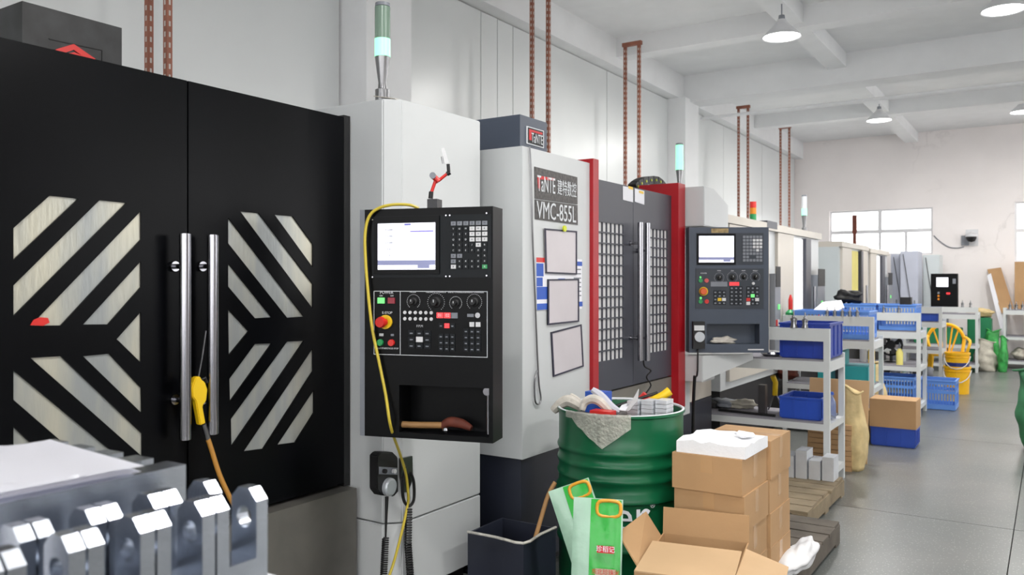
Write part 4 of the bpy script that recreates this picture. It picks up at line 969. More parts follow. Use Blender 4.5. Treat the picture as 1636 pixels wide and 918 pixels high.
# second trolley goods
tb = thing('teal_box', 'teal tool box on the middle shelf of the second trolley', 'box', (-1.62, 8.6, .48))
obj('box_body', BX(-1.72, -1.46, 8.40, 8.78, .48, .66), M_teal, tb, bevel=.004)
obj('back_panel', BX(-1.72, -1.705, 8.40, 8.78, .66, .80), M_teal, tb)
for i in range(2): obj('vent_slot', BX(-1.461, -1.456, 8.48 + .13 * i, 8.56 + .13 * i, .54, .6), M_dark, tb)
obj('teal_case', BX(-1.92, -1.80, 8.40, 8.6, .48, .72), M_teal, label='narrow teal case standing left of the teal tool box', cat='case', bevel=.004)
obj('brown_part', blob((-2.25, 8.55, .48), (.2, .2, .14), 31, .15), M_rust, label='rusty brown casting on the second trolley middle shelf', cat='casting')
cb = obj('coolant_bottle', lathe(BM(), [(0, 0), (.05, 0), (.05, .24), (.02, .27), (0, .27)], (-2.22, 8.55, 1.0), 16), M_greenp, label='green bottle with red cap standing on the second trolley', cat='bottle')
cb.location.z = .92; 
obj('bottle_cap', lathe(BM(), [(0, .27), (.022, .27), (.022, .37), (.008, .42), (0, .42)], seg=12), M_redp, cb, local=True)
obj('paper_sheets', prism(BM(), [(-1.98, 8.50, 1.192), (-1.74, 8.46, 1.192), (-1.72, 8.62, 1.215), (-1.78, 8.78, 1.28), (-1.95, 8.74, 1.26)], (0, .004, .006)), M_paper, label='white papers lying on the second trolley crates', cat='paper')
obj('black_jacket', blob((-1.98, 10.12, 1.22), (.26, .2, .16), 12, .3), M_blackm, label='black cloth bundle on the third trolley crates', cat='cloth')
obj('black_box', BX(-1.41, -1.30, 9.99, 10.1, 1.221, 1.30), M_blackm, label='small black box on the rim of the third trolley crate', cat='box', bevel=.003)
# third trolley goods
fn = thing('desk_fan', 'round black desk fan on the middle shelf of the third trolley', 'fan', (-1.55, 10.3, .55))
ctr = Vector((-1.55, 10.3, .75))
obj('fan_guard', tube(BM(), [ctr + Vector((.12 * math.cos(k * PI / 8), 0, .12 * math.sin(k * PI / 8))) for k in range(16)], .012, 6, closed=True), M_rubber, fn)
for k in range(4):
    an = k * PI / 2 + .4; e1, e2 = Vector((math.cos(an), 0, math.sin(an))), Vector((-math.sin(an), .3, math.cos(an)))
    obj('fan_blade', prism(BM(), [ctr, ctr + e1 * .1 - e2 * .035, ctr + e1 * .11, ctr + e1 * .1 + e2 * .035], (0, .004, 0)), M_rubber, fn)
obj('fan_hub', cyl(BM(), ctr - Vector((0, .02, 0)), ctr + Vector((0, .07, 0)), .05, seg=16), M_rubber, fn)
obj('fan_stand', lathe(BM(), [(0, 0), (.08, 0), (.07, .015), (.018, .02), (.018, .13), (0, .13)], (-1.55, 10.33, .55), 16), M_rubber, fn)
for i, (x, y, m_, lb) in enumerate(((-1.72, 10.1, M_yellow, 'yellow oil bottle on the third trolley middle shelf'), (-1.83, 10.2, M_whitep, 'white oil bottle on the third trolley middle shelf'), (-1.42, 10.04, M_ylit, 'pale yellow can at the front of the third trolley middle shelf'))):
    b_ = thing('oil_bottle', lb, 'bottle', (x, y, .55))
    obj('bottle_body', lathe(BM(), [(0, 0), (.035, 0), (.036, .14), (.015, .18), (0, .18)], seg=14), m_, b_, local=True, smooth=True)
    obj('bottle_spout', lathe(BM(), [(0, .18), (.012, .18), (.004, .25), (0, .25)], seg=10), M_redp if i == 0 else M_greyp, b_, local=True)
for i in range(5):
    obj('machine_part', blob((-2.0 + .14 * i, 12.75, .14), (.13, .2, .12 + .04 * (i % 3)), 60 + i, .2, 2), (M_dark, M_greyp, M_clear, M_dark, M_greyp)[i], label='machine part on the fourth trolley bottom shelf, ' + ('leftmost', 'second from left', 'middle', 'second from right', 'rightmost')[i], cat='metal part', group='parts on the fourth trolley bottom shelf')
for i in range(4):
    obj('steel_cylinder', cyl(BM(), (-1.5 + .1 * i, 15.4, .45), (-1.5 + .1 * i, 15.4, .45 + .12 + .03 * (i % 2)), .03, seg=14), M_steel, label='steel cylinder on the far bench middle shelf, ' + ('leftmost', 'second from left', 'third from left', 'rightmost')[i], cat='cylinder', group='steel cylinders on the far bench', smooth=True)
obj('green_bin', foot(BM(), [(-1.95, 15.3), (-1.25, 15.3), (-1.25, 15.7), (-1.95, 15.7)], .60, .86), mat('bin_green', (24, 122, 78), .5), label='green plastic bin on the far bench', cat='bin', bevel=.01).location.z = .45

# cardboard boxes
def carton(label, x0, x1, y0, y1, z0, z1, group=None, tape=True, m_=M_card):
    t = thing('cardboard_box', label, 'box', ((x0 + x1) / 2, (y0 + y1) / 2, z0), group=group)
    obj('carton', BX(x0, x1, y0, y1, z0, z1), m_, t, bevel=.003)
    if tape:
        xm = (x0 + x1) / 2; w_ = .024; y_m = (y0 + y1) / 2
        obj('tape', BX(xm - w_, xm + w_, y0 - .001, y0, z1 - .07, z1 - .003), M_tape, t)
        obj('tape', BX(x1, x1 + .001, y_m - w_, y_m + w_, z1 - .1, z1 - .003), M_tape, t)
        obj('top_seam', BX(x0 + .003, x1 - .003, y_m - w_, y_m + w_, z1, z1 + .001), M_tape, t)
    return t
gx0, gx1 = -1.345, -1.045; hb_ = .15
nm = ['bottom', 'third from the top', 'second from the top', 'topmost, under the white foam block']
for L_ in range(4):
    j = random.uniform(-.006, .006)
    carton('cardboard box of the front stack beside the drum, ' + nm[L_], gx0 + j, gx1 + j, 3.31 + j, 3.648, .15 + hb_ * L_, .149 + hb_ * (L_ + 1), 'cardboard boxes stacked on the pallet')
for L_ in range(4):
    j = random.uniform(-.006, .006)
    carton('cardboard box of the rear stack behind the foam block, ' + ['bottom', 'third from the top', 'second from the top', 'topmost'][L_], gx0 + j, gx1 + .01 + j, 3.66, 3.98 + j, .15 + hb_ * L_, .149 + hb_ * (L_ + 1) + (.02 if L_ == 3 else 0), 'cardboard boxes stacked on the pallet')
# open carton in front
oc = thing('cardboard_box', 'open cardboard box with raised flaps in front of the stack', 'box', (-1.256, 2.72, 0), math.radians(11))
w_, d_, z1 = .345, .50, .43; th = .006
bm = holed([(0, 0, 0), (w_, 0, 0), (w_, d_, 0), (0, d_, 0)], [[(th, th, 0), (w_ - th, th, 0), (w_ - th, d_ - th, 0), (th, d_ - th, 0)]], (0, 0, z1))
obj('carton', bm, M_card, oc, local=True)
obj('carton_floor', BX(th, w_ - th, th, d_ - th, 0, .01), M_card, oc, local=True)
obj('flap', prism(BM(), [(0, d_ - .006, z1), (w_, d_ - .006, z1), (w_, d_ + .006, z1 + .105), (0, d_ + .006, z1 + .105)], (0, .005, 0)), M_card, oc, local=True)
obj('flap', prism(BM(), [(0, 0, z1), (w_, 0, z1), (w_ - .005, .30, z1 + .02), (0, .30, z1 + .02)], (0, 0, .005)), M_cardin, oc, local=True)
obj('flap', prism(BM(), [(0, .06, z1), (0, d_ - .04, z1), (-.06, d_ - .05, z1 + .095), (-.11, .19, z1 + .075)], (-.004, 0, -.003)), M_card, oc, local=True)
obj('flap', prism(BM(), [(w_, .02, z1), (w_, d_ - .1, z1), (w_ + .16, d_ - .16, z1 - .03), (w_ + .16, .02, z1 - .03)], (0, 0, .005)), M_cardin, oc, local=True)
obj('paper_filling', blob((-1.13, 3.08, .012), (.26, .22, .38), 9, .08), M_foam, label='white paper filling inside the open cardboard box', cat='packing')
# foam block
bm = BX(-1.335, -1.04, 3.315, 3.63, .750, .800)
bmesh.ops.subdivide_edges(bm, edges=bm.edges[:], cuts=7, use_grid_fill=True)
for v in bm.verts:
    if v.co.z > .795: v.co.z += random.uniform(-.004, .008)
fb = obj('foam_block', bm, M_foam, label='white foam block on top of the cardboard box stack', cat='foam')
obj('torn_scrap', blob((-1.10, 3.5, .803), (.08, .05, .03), 15, .3, 2), M_foam, fb)
# cartons down the aisle
carton('brown cardboard box set on a blue crate in the aisle', -1.38, -1.0, 8.0, 8.30, .171, .42, tape=False)
carton('dark open cardboard box on the floor behind the nearest trolley', -1.56, -1.405, 7.98, 8.28, 0, .29, tape=False)
for i in range(9):
    obj('cardboard_sheet', BX(-1.62, -1.30, 6.78 + .001 * (i % 2), 7.08, .02 + .04 * i, .056 + .04 * i), M_card, label='flattened cardboard in the pile behind the nearest trolley, ' + ('lowest', 'second from below', 'third from below', 'fourth from below', 'middle of nine', 'fourth from the top', 'third from the top', 'second from the top', 'topmost')[i], cat='cardboard', group='cardboard sheet pile behind the nearest trolley').location.z -= .02
obj('cardboard_sheet', prism(BM(), [(-1.72, 7.14, 0), (-1.25, 7.14, 0), (-1.25, 7.24, .66), (-1.72, 7.24, .66)], (0, .012, 0)), M_cardin, label='tall cardboard sheet standing behind the cardboard pile', cat='cardboard')
# woven sacks
def sack(label, c, size, seed, m_, amp=.12, tie=False):
    t = thing('woven_sack', label, 'sack', c)
    rnd = random.Random(seed); ph = [rnd.uniform(0, 6) for _ in range(6)]
    bm = BM(); n, m = 28, 20; rings = []
    for j in range(m + 1):
        k = j / m
        a = size[0] / 2 * (.80 + .30 * math.sin(PI * min(1, k * 1.15 + .12)) - .12 * k)
        b = size[1] / 2 * (.82 + .28 * math.sin(PI * min(1, k * 1.2 + .15))) * (1 - .82 * max(0, (k - .55) / .45) ** 1.4)
        ring = []
        for i in range(n):
            an = 2 * PI * i / n; ca, sa = math.cos(an), math.sin(an)
            w_ = 1 + amp * .5 * (math.sin(3 * an + ph[0] + 3 * k) * math.sin(5 * k + ph[1]) + .6 * math.sin(7 * an + ph[2] + 6 * k) + .5 * math.sin(11 * k * 2 + ph[3] + 2 * an))
            x = a * (1 if ca > 0 else -1) * abs(ca) ** .75 * w_; y = b * (1 if sa > 0 else -1) * abs(sa) ** .75 * w_
            z = size[2] * k + (.10 * size[2] * math.sin(2.2 * ca + ph[4]) * max(0, k - .5))
            ring.append(bm.verts.new((x + .12 * size[0] * math.sin(2.5 * k + ph[5]), y, max(0, z))))
        rings.append(ring)
    for r0, r1 in zip(rings, rings[1:]):
        for i in range(n): bm.faces.new((r0[i], r0[(i + 1) % n], r1[(i + 1) % n], r1[i]))
    bm.faces.new(rings[0][::-1]); bm.faces.new(rings[-1])
    obj('sack_body', bm, m_, t, local=True, smooth=True)
    obj('sack_hem', tube(BM(), [p for p in [Vector((size[0] * .42 * math.cos(2 * PI * i / 12) + .12 * size[0] * math.sin(2.5 + ph[5]), size[1] * .09 * math.sin(2 * PI * i / 12), size[2] * (1.0 + .05 * math.sin(2.2 * math.cos(2 * PI * i / 12) + ph[4])))) for i in range(12)]], .008, 6, closed=True, sub=2), m_, t, local=True, smooth=True)
    return t
sack('beige woven sack standing right behind the nearest trolley', (-1.32, 6.93, 0), (.17, .26, .62), 3, M_sack)
sack('beige woven sack beside the second trolley', (-1.52, 9.1, 0), (.26, .3, .62), 4, M_sack)
sack('dark green sack standing in the aisle at the right edge', (-.04, 8.6, 0), (.50, .5, .72), 8, M_gsack)
sack('pale sack heaped between the far bench and the right rack', (-.90, 15.72, 0), (.32, .3, .50), 11, M_cloth, .2)
sack('tall green net bundle behind the pale sack', (-.84, 16.08, 0), (.26, .22, .66), 17, M_gnet, .2)
sack('narrow bright green bag standing beside the pale sack', (-.68, 15.72, 0), (.13, .3, .56), 19, M_gnet, .15)
gb = thing('waste_bin', 'green bin with beige sack on top beside the far bench', 'bin', (-1.06, 16.25, 0))
obj('bin_body', foot(BM(), [(-1.22, 16.1), (-.86, 16.1), (-.86, 16.45), (-1.22, 16.45)], 0, .86), mat('bin_green', (24, 122, 78), .5), gb, bevel=.02)
obj('bin_liner', blob((-1.04, 16.28, .86), (.42, .36, .16), 23, .2), M_sack, gb)
# leaning boards and big cardboard by the right window
def board(label, pts_px, y0, y1, th, m_):
    a = [ony(u, v, y) for (u, v), y in zip(pts_px, (y0, y0, y1, y1))]
    obj('leaning_board', prism(BM(), a, (0, th, 0)), m_, label=label, cat='board')
board('brown board leaning against the back wall', ((1600, 500), (1622, 500), (1599, 427), (1577, 430)), 16.9, 17.24, .02, M_card)
board('white board leaning left of the brown board', ((1604, 548), (1612, 545), (1583, 436), (1577, 440)), 16.80, 17.12, .02, M_paper)
obj('leaning_cardboard', BX(ony(1621, 450, 16.9).x, ony(1621, 450, 16.9).x + .9, 16.88, 16.9, 1.0, ony(1621, 418, 16.9).z), M_card, label='large cardboard panel standing on the right rack by the window', cat='cardboard')
for i in range(5):
    obj('rack_bundle', blob((-.45 + .22 * i, 16.55, .55 if i % 2 else .14), (.26, .3, .2), 70 + i, .25, 3), (M_cloth, M_rust, M_redp, M_cloth, M_rust)[i], label=('grey bundle on the right rack, leftmost', 'brown bundle on the right rack middle shelf, left', 'red bundle on the right rack bottom shelf', 'grey bundle on the right rack middle shelf', 'brown bundle on the right rack bottom shelf')[i], cat='bundle')
for i in range(4): tool_holder('small tool standing on top of the right rack, ' + ('leftmost', 'second from left', 'third from left', 'rightmost')[i], -.6 + .09 * i, 16.42, 1.0, 1.1)
# buckets and chair
def bucket(label, x, y, z, r, h, band=False):
    t = thing('plastic_bucket', label, 'bucket', (x, y, z))
    obj('bucket_body', lathe(BM(), [(0, 0), (r * .88, 0), (r, h), (r * 1.06, h), (r * 1.06, h - .03), (r * 1.0, h - .03), (r * 1.0, h - .05), (r * 1.04, h - .05), (r * 1.04, h - .065), (r * .98, h - .065)][:3] + [(r * 1.06, h), (r * 1.06, h * .93), (r, h * .93)], seg=28) if False else lathe(BM(), [(0, .012), (r * .86, .012), (r * .96, h), (r * 1.06, h), (r * 1.06, h * .92), (r * .99, h * .92), (r * .98, h * .84), (r * 1.04, h * .84), (r * 1.04, h * .81), (r * .975, h * .81), (r * .88, 0), (0, 0)], seg=28), M_chair, t, local=True, smooth=True)
    obj('bucket_handle', tube(BM(), [Vector((r * 1.05 * math.cos(k * PI / 8), -abs(r * .55 * math.sin(k * PI / 8)) - r * .6 * math.sin(k * PI / 8), h * .86 - .16 * math.sin(k * PI / 8))) for k in range(9)], .006, 6), M_whitep, t, local=True)
    if band: obj('band', lathe(BM(), [(r * .93, h * .42), (r * .955, h * .42), (r * .975, h * .62), (r * .95, h * .62)], seg=28), mat('band_blue', (40, 54, 120), .4), t, local=True)
    return t
a = onz(1530, 610, 0)
bx0, by0 = -1.05, 12.35
bucket('lower yellow plastic bucket on the floor before the fourth trolley', bx0, by0, 0, .155, .36)
bucket('upper yellow plastic bucket with blue band stacked in another', bx0, by0, .20, .145, .34, True)
def chair(x, y, rot):
    t = thing('plastic_chair', 'yellow plastic armchair with slatted fan back behind the buckets', 'chair', (x, y, 0), rot)
    obj('seat', BX(-.23, .23, -.22, .22, .40, .43), M_chair, t, local=True, bevel=.012)
    for sx in (-1, 1):
        for sy in (-1, 1): obj('leg', tube(BM(), [Vector((sx * .24, sy * .23, 0)), Vector((sx * .21, sy * .2, .41))], lambda t_: .018 + .008 * t_, 8), M_chair, t, local=True, smooth=True)
        obj('armrest', tube(BM(), [Vector((sx * .22, -.2, .42)), Vector((sx * .27, -.2, .60)), Vector((sx * .27, 0, .64)), Vector((sx * .24, .22, .66))], .02, 8, sub=4), M_chair, t, local=True, smooth=True)
    arc = [Vector((.24 * math.cos(k * PI / 10), .26, .60 + .24 * math.sin(k * PI / 10))) for k in range(11)]
    obj('back_frame', tube(BM(), [Vector((.21, .2, .42))] + arc + [Vector((-.21, .2, .42))], .024, 8, sub=2), M_chair, t, local=True, smooth=True)
    for k in range(1, 6):
        an = PI * (.12 + .76 * k / 6); obj('back_slat', tube(BM(), [Vector((.09 * math.cos(an), .215, .43)), Vector((.23 * math.cos(an), .26, .60 + .23 * math.sin(an)))], .013, 6), M_chair, t, local=True)
    return t
chair(-1.28, 13.55, math.radians(0)).rotation_euler.z = math.radians(10)
# security camera and junction box on the back wall
sc_ = thing('security_camera', 'white dome security camera on the back wall between the windows', 'camera', ony(1553, 392, YB - .1))
c = ony(1553, 382, YB)
obj('mount', BX(c.x - .10, c.x + .10, YB - .02, YB, c.z - .12, c.z + .18), M_whitep, sc_, bevel=.006)
obj('camera_arm', tube(BM(), [Vector((c.x, YB - .02, c.z + .1)), Vector((c.x, YB - .12, c.z + .12)), Vector((c.x, YB - .15, c.z + .06))], .03, 10), M_whitep, sc_, smooth=True)
obj('dome', lathe(BM(), [(0, -.10), (.05, -.085), (.08, -.04), (.085, 0), (0, 0)], (c.x, YB - .15, c.z + .04), 20), M_blackm, sc_, smooth=True)
obj('dome_collar', lathe(BM(), [(0, 0), (.1, 0), (.1, .04), (.05, .07), (0, .07)], (c.x, YB - .15, c.z + .04), 20), M_whitep, sc_, smooth=True)
j = ony(1542, 384, YB); obj('junction_box', BX(j.x - .06, j.x + .06, YB - .05, YB, j.z - .09, j.z + .09), M_greyp, label='small grey junction box beside the security camera', cat='box', bevel=.004)
obj('wall_cable', tube(BM(), [ony(u, v, YB - .012) for u, v in ((1492, 376), (1500, 384), (1515, 394), (1530, 396), (1540, 394))], .010, 6, sub=4), M_greyp, label='thin grey cable sagging from the window to the junction box', cat='cable')

# ================================================================== DRUM AND SCRAP
DX, DY, DR, DH = -1.685, 3.50, .287, .885
dm = thing('steel_drum', 'green steel drum full of scrap beside the cardboard boxes', 'drum', (DX, DY, 0))
def rib(z, a=.010, w=.018): return [(DR, z - w), (DR + a * .7, z - w * .5), (DR + a, z), (DR + a * .7, z + w * .5), (DR, z + w)]
prof = [(0, 0), (DR, 0), (DR + .006, .01), (DR, .02)] + rib(.30) + [(DR, .5), (DR + .014, .51), (DR + .014, .53), (DR + .002, .545)] + rib(.60, .008) + rib(.66, .008) + rib(.72, .008) + [(DR, .80), (DR, .872), (DR + .008, .878), (DR + .008, .888), (DR - .002, .89), (DR - .006, .88), (DR - .008, .80), (DR - .008, .70), (0, .70)]
obj('drum_body', lathe(BM(), prof, (DX, DY, 0), 64), M_drum, dm, smooth=True)
obj('drum_rim', tube(BM(), [Vector((DX + DR * math.cos(k * PI / 24), DY + DR * math.sin(k * PI / 24), .885)) for k in range(48)], .007, 8, closed=True), M_ink, dm, smooth=True)
# lettering wrapped on the drum
ang = math.atan2(-DY, -DX)   # faces the camera
def drum_text(s, size, an, z, m_):
    nrm = Vector((math.cos(an), math.sin(an), 0)); right = Vector((-nrm.y, nrm.x, 0))
    text('drum_lettering', s, size, dm, Vector((0, 0, z)) + nrm * (DR + .004), right, (0, 0, 1), m_)
drum_text('e', .19, math.radians(-62), .455, M_paper); drum_text('r', .19, math.radians(-46), .46, M_paper); drum_text('®', .03, math.radians(-36), .50, M_paper)
# film sheet hanging over the rim
bm = BM(); cols = []
for i in range(17):
    an = math.radians(-118 + 62 * i / 16); t_ = i / 16
    drop = .02 + .12 * max(0, 1 - abs(t_ - .62) / .5) ** 1.0
    rr = DR + .016 + .004 * math.sin(i * 2.1)
    cols.append([bm.verts.new((DX + (rr if k else DR - .03) * math.cos(an), DY + (rr if k else DR - .03) * math.sin(an), (.885 if k == 0 else .898 - (k - 1) / 4 * (drop + .012)))) for k in range(6)])
for a, b in zip(cols, cols[1:]):
    for k in range(5): bm.faces.new((a[k], b[k], b[k + 1], a[k + 1]))
r_ = bmesh.ops.solidify(bm, geom=bm.faces[:], thickness=.0015)
obj('plastic_film', bm, M_film, label='crinkled clear plastic film hanging over the drum rim', cat='film', smooth=True)
obj('scrap_fill', lathe(BM(), [(0, .702), (DR - .011, .702), (DR - .011, .835), (DR * .6, .858), (0, .862)], (DX, DY, 0), 32), mat('scrap_mix', (110, 106, 102), .6, .3, var=.3, scale=30, bump=.5), label='mixed metal swarf filling the drum', cat='swarf', kind='stuff', smooth=True)
for c_ in range(3):
    for r in range(4):
        p = ony(1015 + 22.5 * c_, 650, 3.42 + .02 * c_)
        obj('steel_block', BX(p.x - .0265, p.x + .0265, p.y - .03, p.y + .05, .862 + .019 * r + .004 * c_, .879 + .019 * r + .004 * c_), mat('raw_aluminium', (226, 229, 234), .5, .7, var=.06, scale=8), label='shiny small steel block in the drum, ' + ('left', 'middle', 'right')[c_] + ' column, ' + ('bottom', 'second from below', 'third from below', 'top')[r] + ' one', cat='metal block', group='small steel blocks stacked in the drum', bevel=.005)
def dtop(u, v, y): return ony(u, v, y)
def curved_strip(pts, wd, label, cat, m_, y):
    obj('scrap_strip', tube(BM(), [dtop(u, v, y + i * .01) for i, (u, v) in enumerate(pts)], lambda t: wd * (.35 + .65 * math.sin(PI * (.15 + .7 * t))), 8, sub=4), m_, label=label, cat=cat, smooth=True)
curved_strip([(884, 656), (896, 645), (908, 640), (922, 646), (930, 652)], .028, 'crumpled off-white glove over the left drum rim', 'glove', M_glove, 3.36)
curved_strip([(930, 655), (934, 643), (945, 637), (957, 640), (968, 650), (975, 657)], .022, 'white curved glove finger heap in the drum', 'glove', M_glove, 3.30)
curved_strip([(911, 630), (922, 638), (930, 645)], .014, 'short white strip sticking up at the left of the drum', 'strip', M_glove, 3.40)
curved_strip([(946, 622), (960, 632), (975, 648), (990, 658)], .020, 'long pale grey strip bending over the drum scrap', 'strip', mat('strip_grey', (196, 196, 206), .5), 3.34)
obj('blue_packet', BX(-1.84, -1.74, 3.44, 3.52, .855, .955), M_bink, label='blue packet standing in the drum', cat='packet', bevel=.006)
obj('white_offcut', prism(BM(), [dtop(999, 656, 3.33), dtop(1006, 655, 3.33), dtop(1018, 640, 3.33), dtop(1020, 621, 3.33), dtop(1014, 632, 3.33)], (0, .006, 0)), M_whitep, label='white blade-shaped offcut standing up in the drum', cat='offcut')
obj('black_rod', tube(BM(), [dtop(985, 648, 3.40), dtop(1050, 627, 3.55)], .007, 8), M_rubber, label='black rod lying across the drum top', cat='rod')
obj('yellow_handle', tube(BM(), [dtop(1040, 640, 3.52), dtop(1058, 632, 3.54), dtop(1070, 624, 3.56)], lambda t: .016 + .005 * t, 12, sub=4), M_yellow, label='yellow plastic handle sticking out of the drum', cat='handle', smooth=True)
obj('round_red_scrap', cyl(BM(), (-1.66, 3.60, .86), (-1.60, 3.62, .93), .03, seg=16), M_redp, label='red round cap among the drum scrap', cat='cap', smooth=True)
obj('red_offcut', BX(-1.72, -1.62, 3.26, 3.32, .855, .90), M_redp, label='red plastic offcut at the drum front rim', cat='offcut', bevel=.003)
obj('white_card', prism(BM(), [dtop(988, 655, 3.36), dtop(1004, 657, 3.34), dtop(1008, 646, 3.42), dtop(996, 644, 3.44)], (0, 0, .003)), M_paper, label='small white card on the drum scrap', cat='card')

# rice bags leaning on the drum
def rice_bag(label, base, rz, lean, w_, h_, printed):
    t = thing('rice_bag', label, 'bag', base, rz); t.rotation_euler = (lean, 0, rz)
    R = Matrix.Translation(Vector(base)) @ Matrix.Rotation(rz, 4, 'Z') @ Matrix.Rotation(lean, 4, 'X'); WM[t.name] = R
    def surf(n, m, y_of):
        return [[Vector((-w_ / 2 + w_ * i / n, y_of(i / n, j / m), h_ * j / m)) for i in range(n + 1)] for j in range(m + 1)]
    def thick(a, b):
        return .028 * (math.sin(PI * a) ** .6) * (1 - b) ** .5 + .002 + .003 * math.sin(9 * a + 7 * b) * math.sin(PI * a)
    hx0, hx1, hz0, hz1 = w_ * .10, w_ * .40, h_ * .935, h_ * .97
    bm = BM()
    for sgn in (-1, 1):
        g = [[bm.verts.new(p) for p in row] for row in surf(14, 18, lambda a, b: sgn * thick(a, b))]
        for r0, r1 in zip(g, g[1:]):
            for i in range(14): bm.faces.new((r0[i], r0[i + 1], r1[i + 1], r1[i]))
    bmesh.ops.recalc_face_normals(bm, faces=bm.faces[:])
    bag = obj('bag_body', bm, M_bagw, t, local=True, smooth=True)
    bm = BM(); a0, a1, b0, b1 = .36, .97, .45, .995
    g = [[bm.verts.new((-w_ / 2 + w_ * (a0 + (a1 - a0) * i / 8), -thick(a0 + (a1 - a0) * i / 8, b0 + (b1 - b0) * j / 10) - .0015, h_ * (b0 + (b1 - b0) * j / 10))) for i in range(9)] for j in range(11)]
    for r0, r1 in zip(g, g[1:]):
        for i in range(8): bm.faces.new((r0[i], r0[i + 1], r1[i + 1], r1[i]))
    obj('green_print', bm, M_bagg, bag, local=True, smooth=True)
    hc_ = Vector((w_ * .22, -.006, h_ * .945))
    pts = [hc_ + Vector((w_ * .24 * (1 if math.cos(k * PI / 8) > 0 else -1) * abs(math.cos(k * PI / 8)) ** .6, 0, h_ * .045 * (1 if math.sin(k * PI / 8) > 0 else -1) * abs(math.sin(k * PI / 8)) ** .6)) for k in range(16)]
    obj('carry_handle', tube(BM(), pts, .007, 8, closed=True), M_orange, t, local=True, smooth=True)
    obj('handle_hole', prism(BM(), [p * 1.0 - Vector((0, -.003, 0)) for p in pts], (0, -.001, 0)), M_greyp, t, local=True)
    if printed:
        yf = -.034
        obj('brand_patch', BX(w_ * .02, w_ * .36, yf - .001, yf, h_ * .70, h_ * .74), M_rink, bag, local=True, bevel=.0)
        text('brand_lettering', '珍稻记', .024, bag, (w_ * .19, yf - .0016, h_ * .72), (1, 0, 0), (0, 0, 1), M_paper)
        obj('name_patch', BX(-.0 * w_, w_ * .40, yf - .001, yf, h_ * .575, h_ * .615), mat('patch_pink', (196, 176, 150), .4), bag, local=True)
        text('name_lettering', '东北珍珠米', .021, bag, (w_ * .2, yf - .0016, h_ * .595), (1, 0, 0), (0, 0, 1), M_rink)
        text('weight_lettering', '生态有机 优质大米', .013, bag, (w_ * .16, yf - .0016, h_ * .40), (1, 0, 0), (0, 0, 1), M_dink)
    return t
rice_bag('pale green rice bag with orange handle leaning on the drum, front one', (-1.41, 2.70, .0), math.radians(20), math.radians(-13), .19, .655, True)
rb2 = rice_bag('pale green rice bag tilted left behind the front rice bag', (-1.575, 2.92, .0), math.radians(18), math.radians(-13), .18, .655, False)
R = Matrix.Rotation(math.radians(18), 4, 'Z') @ Matrix.Rotation(math.radians(-13), 4, 'X') @ Matrix.Rotation(math.radians(-22), 4, 'Y')
rb2.rotation_euler = R.to_euler(); rb2.location = (-1.41, 2.95, .035)
# navy waste box with stick
wb_ = thing('waste_box', 'dark navy waste box in the corner left of the drum', 'bin', (-1.98, 3.03, 0))
obj('box_body', holed([(-2.15, 2.93, 0), (-1.86, 2.93, 0), (-1.86, 3.20, 0), (-2.15, 3.20, 0)], [[(-2.14, 2.94, 0), (-1.87, 2.94, 0), (-1.87, 3.19, 0), (-2.14, 3.19, 0)]], (0, 0, .37)), M_navy, wb_)
obj('box_floor', BX(-2.14, -1.87, 2.94, 3.19, 0, .02), M_navy, wb_)
obj('liner_edge', tube(BM(), [Vector(p) for p in ((-2.15, 2.93, .372), (-2.0, 2.925, .376), (-1.86, 2.93, .372), (-1.855, 3.06, .378), (-1.86, 3.2, .372))], .006, 6, sub=3), M_film, wb_)
obj('wooden_stick', tube(BM(), [atd(852, 870, 3.62), atd(866, 822, 3.66), atd(876, 790, 3.70), atd(887, 770, 3.72)], .010, 10, sub=3), M_wood, label='bent wooden stick standing in the navy waste box', cat='stick', smooth=True)

# pallets
def pallet(label, x0, x1, y0, y1, m_, n=7, z=0):
    t = thing('wooden_pallet', label, 'pallet', ((x0 + x1) / 2, (y0 + y1) / 2, z)); w_ = (x1 - x0)
    dy = (y1 - y0) / n
    for i in range(n): obj('deck_board', BX(x0 + random.uniform(-.01, .01), x1 + random.uniform(-.012, .012), y0 + i * dy + .008, y0 + (i + 1) * dy - .008, z + .105, z + .124 + random.uniform(-.002, 0)), m_, t)
    for k in range(3):
        x = x0 + (w_ - .09) * k / 2; obj('stringer', BX(x, x + .09, y0, y1, z + .02, z + .105), m_, t)
    for k in range(3):
        y = y0 + (y1 - y0 - .1) * k / 2; obj('bottom_board', BX(x0, x1, y, y + .1, z, z + .02), m_, t)
    return t
pallet('weathered wooden pallet under the cardboard box stacks', -2.0, -.98, 3.30, 4.35, M_dwood) if False else pallet('weathered dark wooden pallet under the cardboard box stacks', -1.36, -1.0, 3.29, 4.9, M_dwood, 11)
pallet('yellowish wooden pallet before the nearest trolley', -2.0, -1.2, 4.98, 6.02, M_pallet, 7)
bm = blob((-1.0, 4.0, .126), (.12, .55, .10), 33, .14, 4); obj('white_bag', bm, mat('white_sheet', (224, 224, 226), .5, var=.05, bump=.3, bscale=20), label='crumpled white plastic bag on the dark pallet beside the box stack', cat='bag')

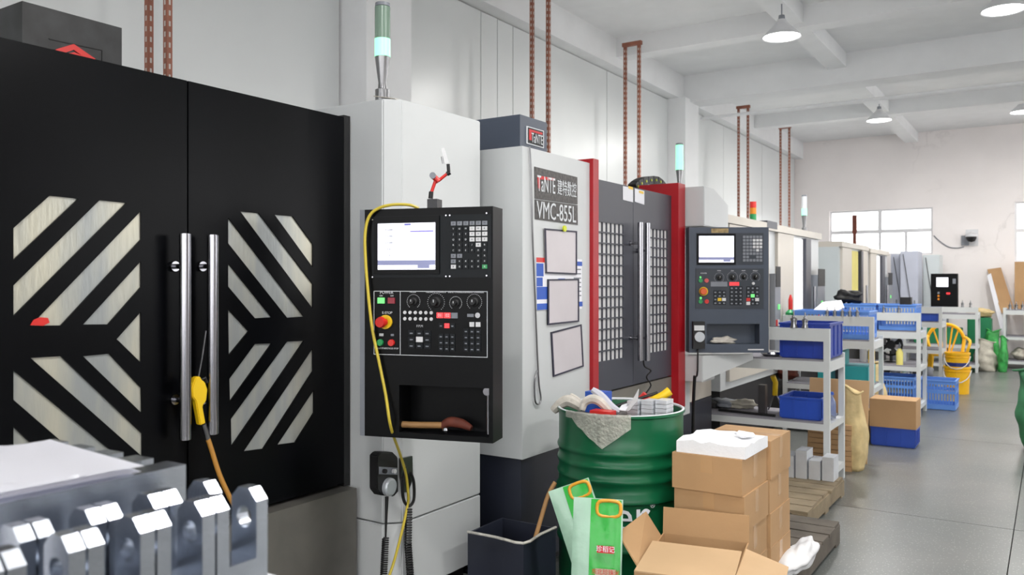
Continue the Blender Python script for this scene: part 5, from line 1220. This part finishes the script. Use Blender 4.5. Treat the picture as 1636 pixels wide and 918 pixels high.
# ================================================================== FOREGROUND TABLE WITH ALUMINIUM PARTS
tb = thing('parts_table', 'low table carrying machined aluminium parts at the lower left corner', 'table', (-1.35, .4, 0))
obj('table_top', BX(-1.80, -.975, -.15, .90, .965, 1.0), mat('table_white', (222, 222, 226), .4), tb, bevel=.004)
for x in (-1.77, -1.03):
    for y in (-.12, .83): obj('leg', BX(x, x + .04, y, y + .04, 0, .965), M_greyp, tb)
def clevis_mesh():
    w_, L_, H_, e, b = .058, .091, .157, .021, .055
    bm = BM()
    def ear(y):
        ch = .017
        o = [(0, y, b), (w_, y, b), (w_, y, H_ - ch), (w_ - ch, y, H_), (ch, y, H_), (0, y, H_ - ch)]
        h = [(w_ / 2 + .0165 * math.cos(2 * PI * k / 20), y, H_ - .044 + .0165 * math.sin(2 * PI * k / 20)) for k in range(20)]
        x = holed(o, [h], (0, e, 0)); me = bpy.data.meshes.new('tmp'); x.to_mesh(me); x.free(); bm.from_mesh(me); bpy.data.meshes.remove(me)
    ear(0); ear(L_ - e)
    box(bm, 0, w_, 0, L_, 0, b)
    # raised round boss on each inner ear foot
    cyl(bm, (w_ * .5, e, b + .012), (w_ * .5, e + .012, b + .012), .010, seg=14)
    return mesh_of(bm, M_alu)
cm = clevis_mesh()
def clevis(x, y, label):
    o = bpy.data.objects.new('clevis_bracket', cm); C.objects.link(o); o.location = (x, y, 1.0)
    o['label'] = label; o['category'] = 'bracket'; o['group'] = 'aluminium clevis brackets on the table'
ordn = ['fifth from the right', 'fourth from the right', 'third from the right', 'second from the right', 'rightmost']
for i in range(5): clevis(-1.060, .381 + .0945 * i, 'machined aluminium clevis bracket in the front row, ' + ordn[i])
for i in range(5): clevis(-1.150, .367 + .0945 * i, 'machined aluminium clevis bracket in the second row, ' + ordn[i])
po_ = ['frontmost', 'second from the front', 'third from the front', 'fourth from the front', 'hindmost']
for i in range(5):
    x = -1.2 - .0895 * i
    obj('aluminium_plate', BX(x - .05, x, .50 - .02 * i, .848, 1.0, 1.168), M_alu, label='upright aluminium plate under the papers, ' + po_[i], cat='metal plate', group='aluminium plates under the papers', bevel=.0015)
# papers draped on the plates
def paper(label, pts, z, seed, sag):
    rnd = random.Random(seed); q = [onz(u, v, z) for u, v in pts]; bm = BM(); n = 14; g = []
    for j in range(n + 1):
        row = []
        for i in range(n + 1):
            a, b = i / n, j / n
            p = (q[0] * (1 - a) + q[1] * a) * (1 - b) + (q[3] * (1 - a) + q[2] * a) * b
            if a > .3: p = p + (EYE - p).normalized() * 0 + Vector((.02, -.02, 0)) * math.sin(PI * (a - .3) / .7) * (1 - b)
            p.z = z + sag * (math.sin(3 * a + seed) * math.sin(2.5 * b + 1) * .5 + .5) * (1 if a < .9 else .6)
            row.append(bm.verts.new(p))
        g.append(row)
    for r0, r1 in zip(g, g[1:]):
        for i in range(n): bm.faces.new((r0[i], r0[i + 1], r1[i + 1], r1[i]))
    bmesh.ops.solidify(bm, geom=bm.faces[:], thickness=.0012)
    obj('paper_sheet', bm, M_paper, label=label, cat='paper', smooth=True)
paper('white paper sheet lying on the aluminium plates, upper one', ((-60, 722), (80, 702), (231, 746), (-60, 800)), 1.180, 1, .006)
paper('white paper sheet showing its edge under the top sheet', ((-60, 735), (85, 708), (226, 754), (-50, 806)), 1.172, 2, .003)
flush_text()
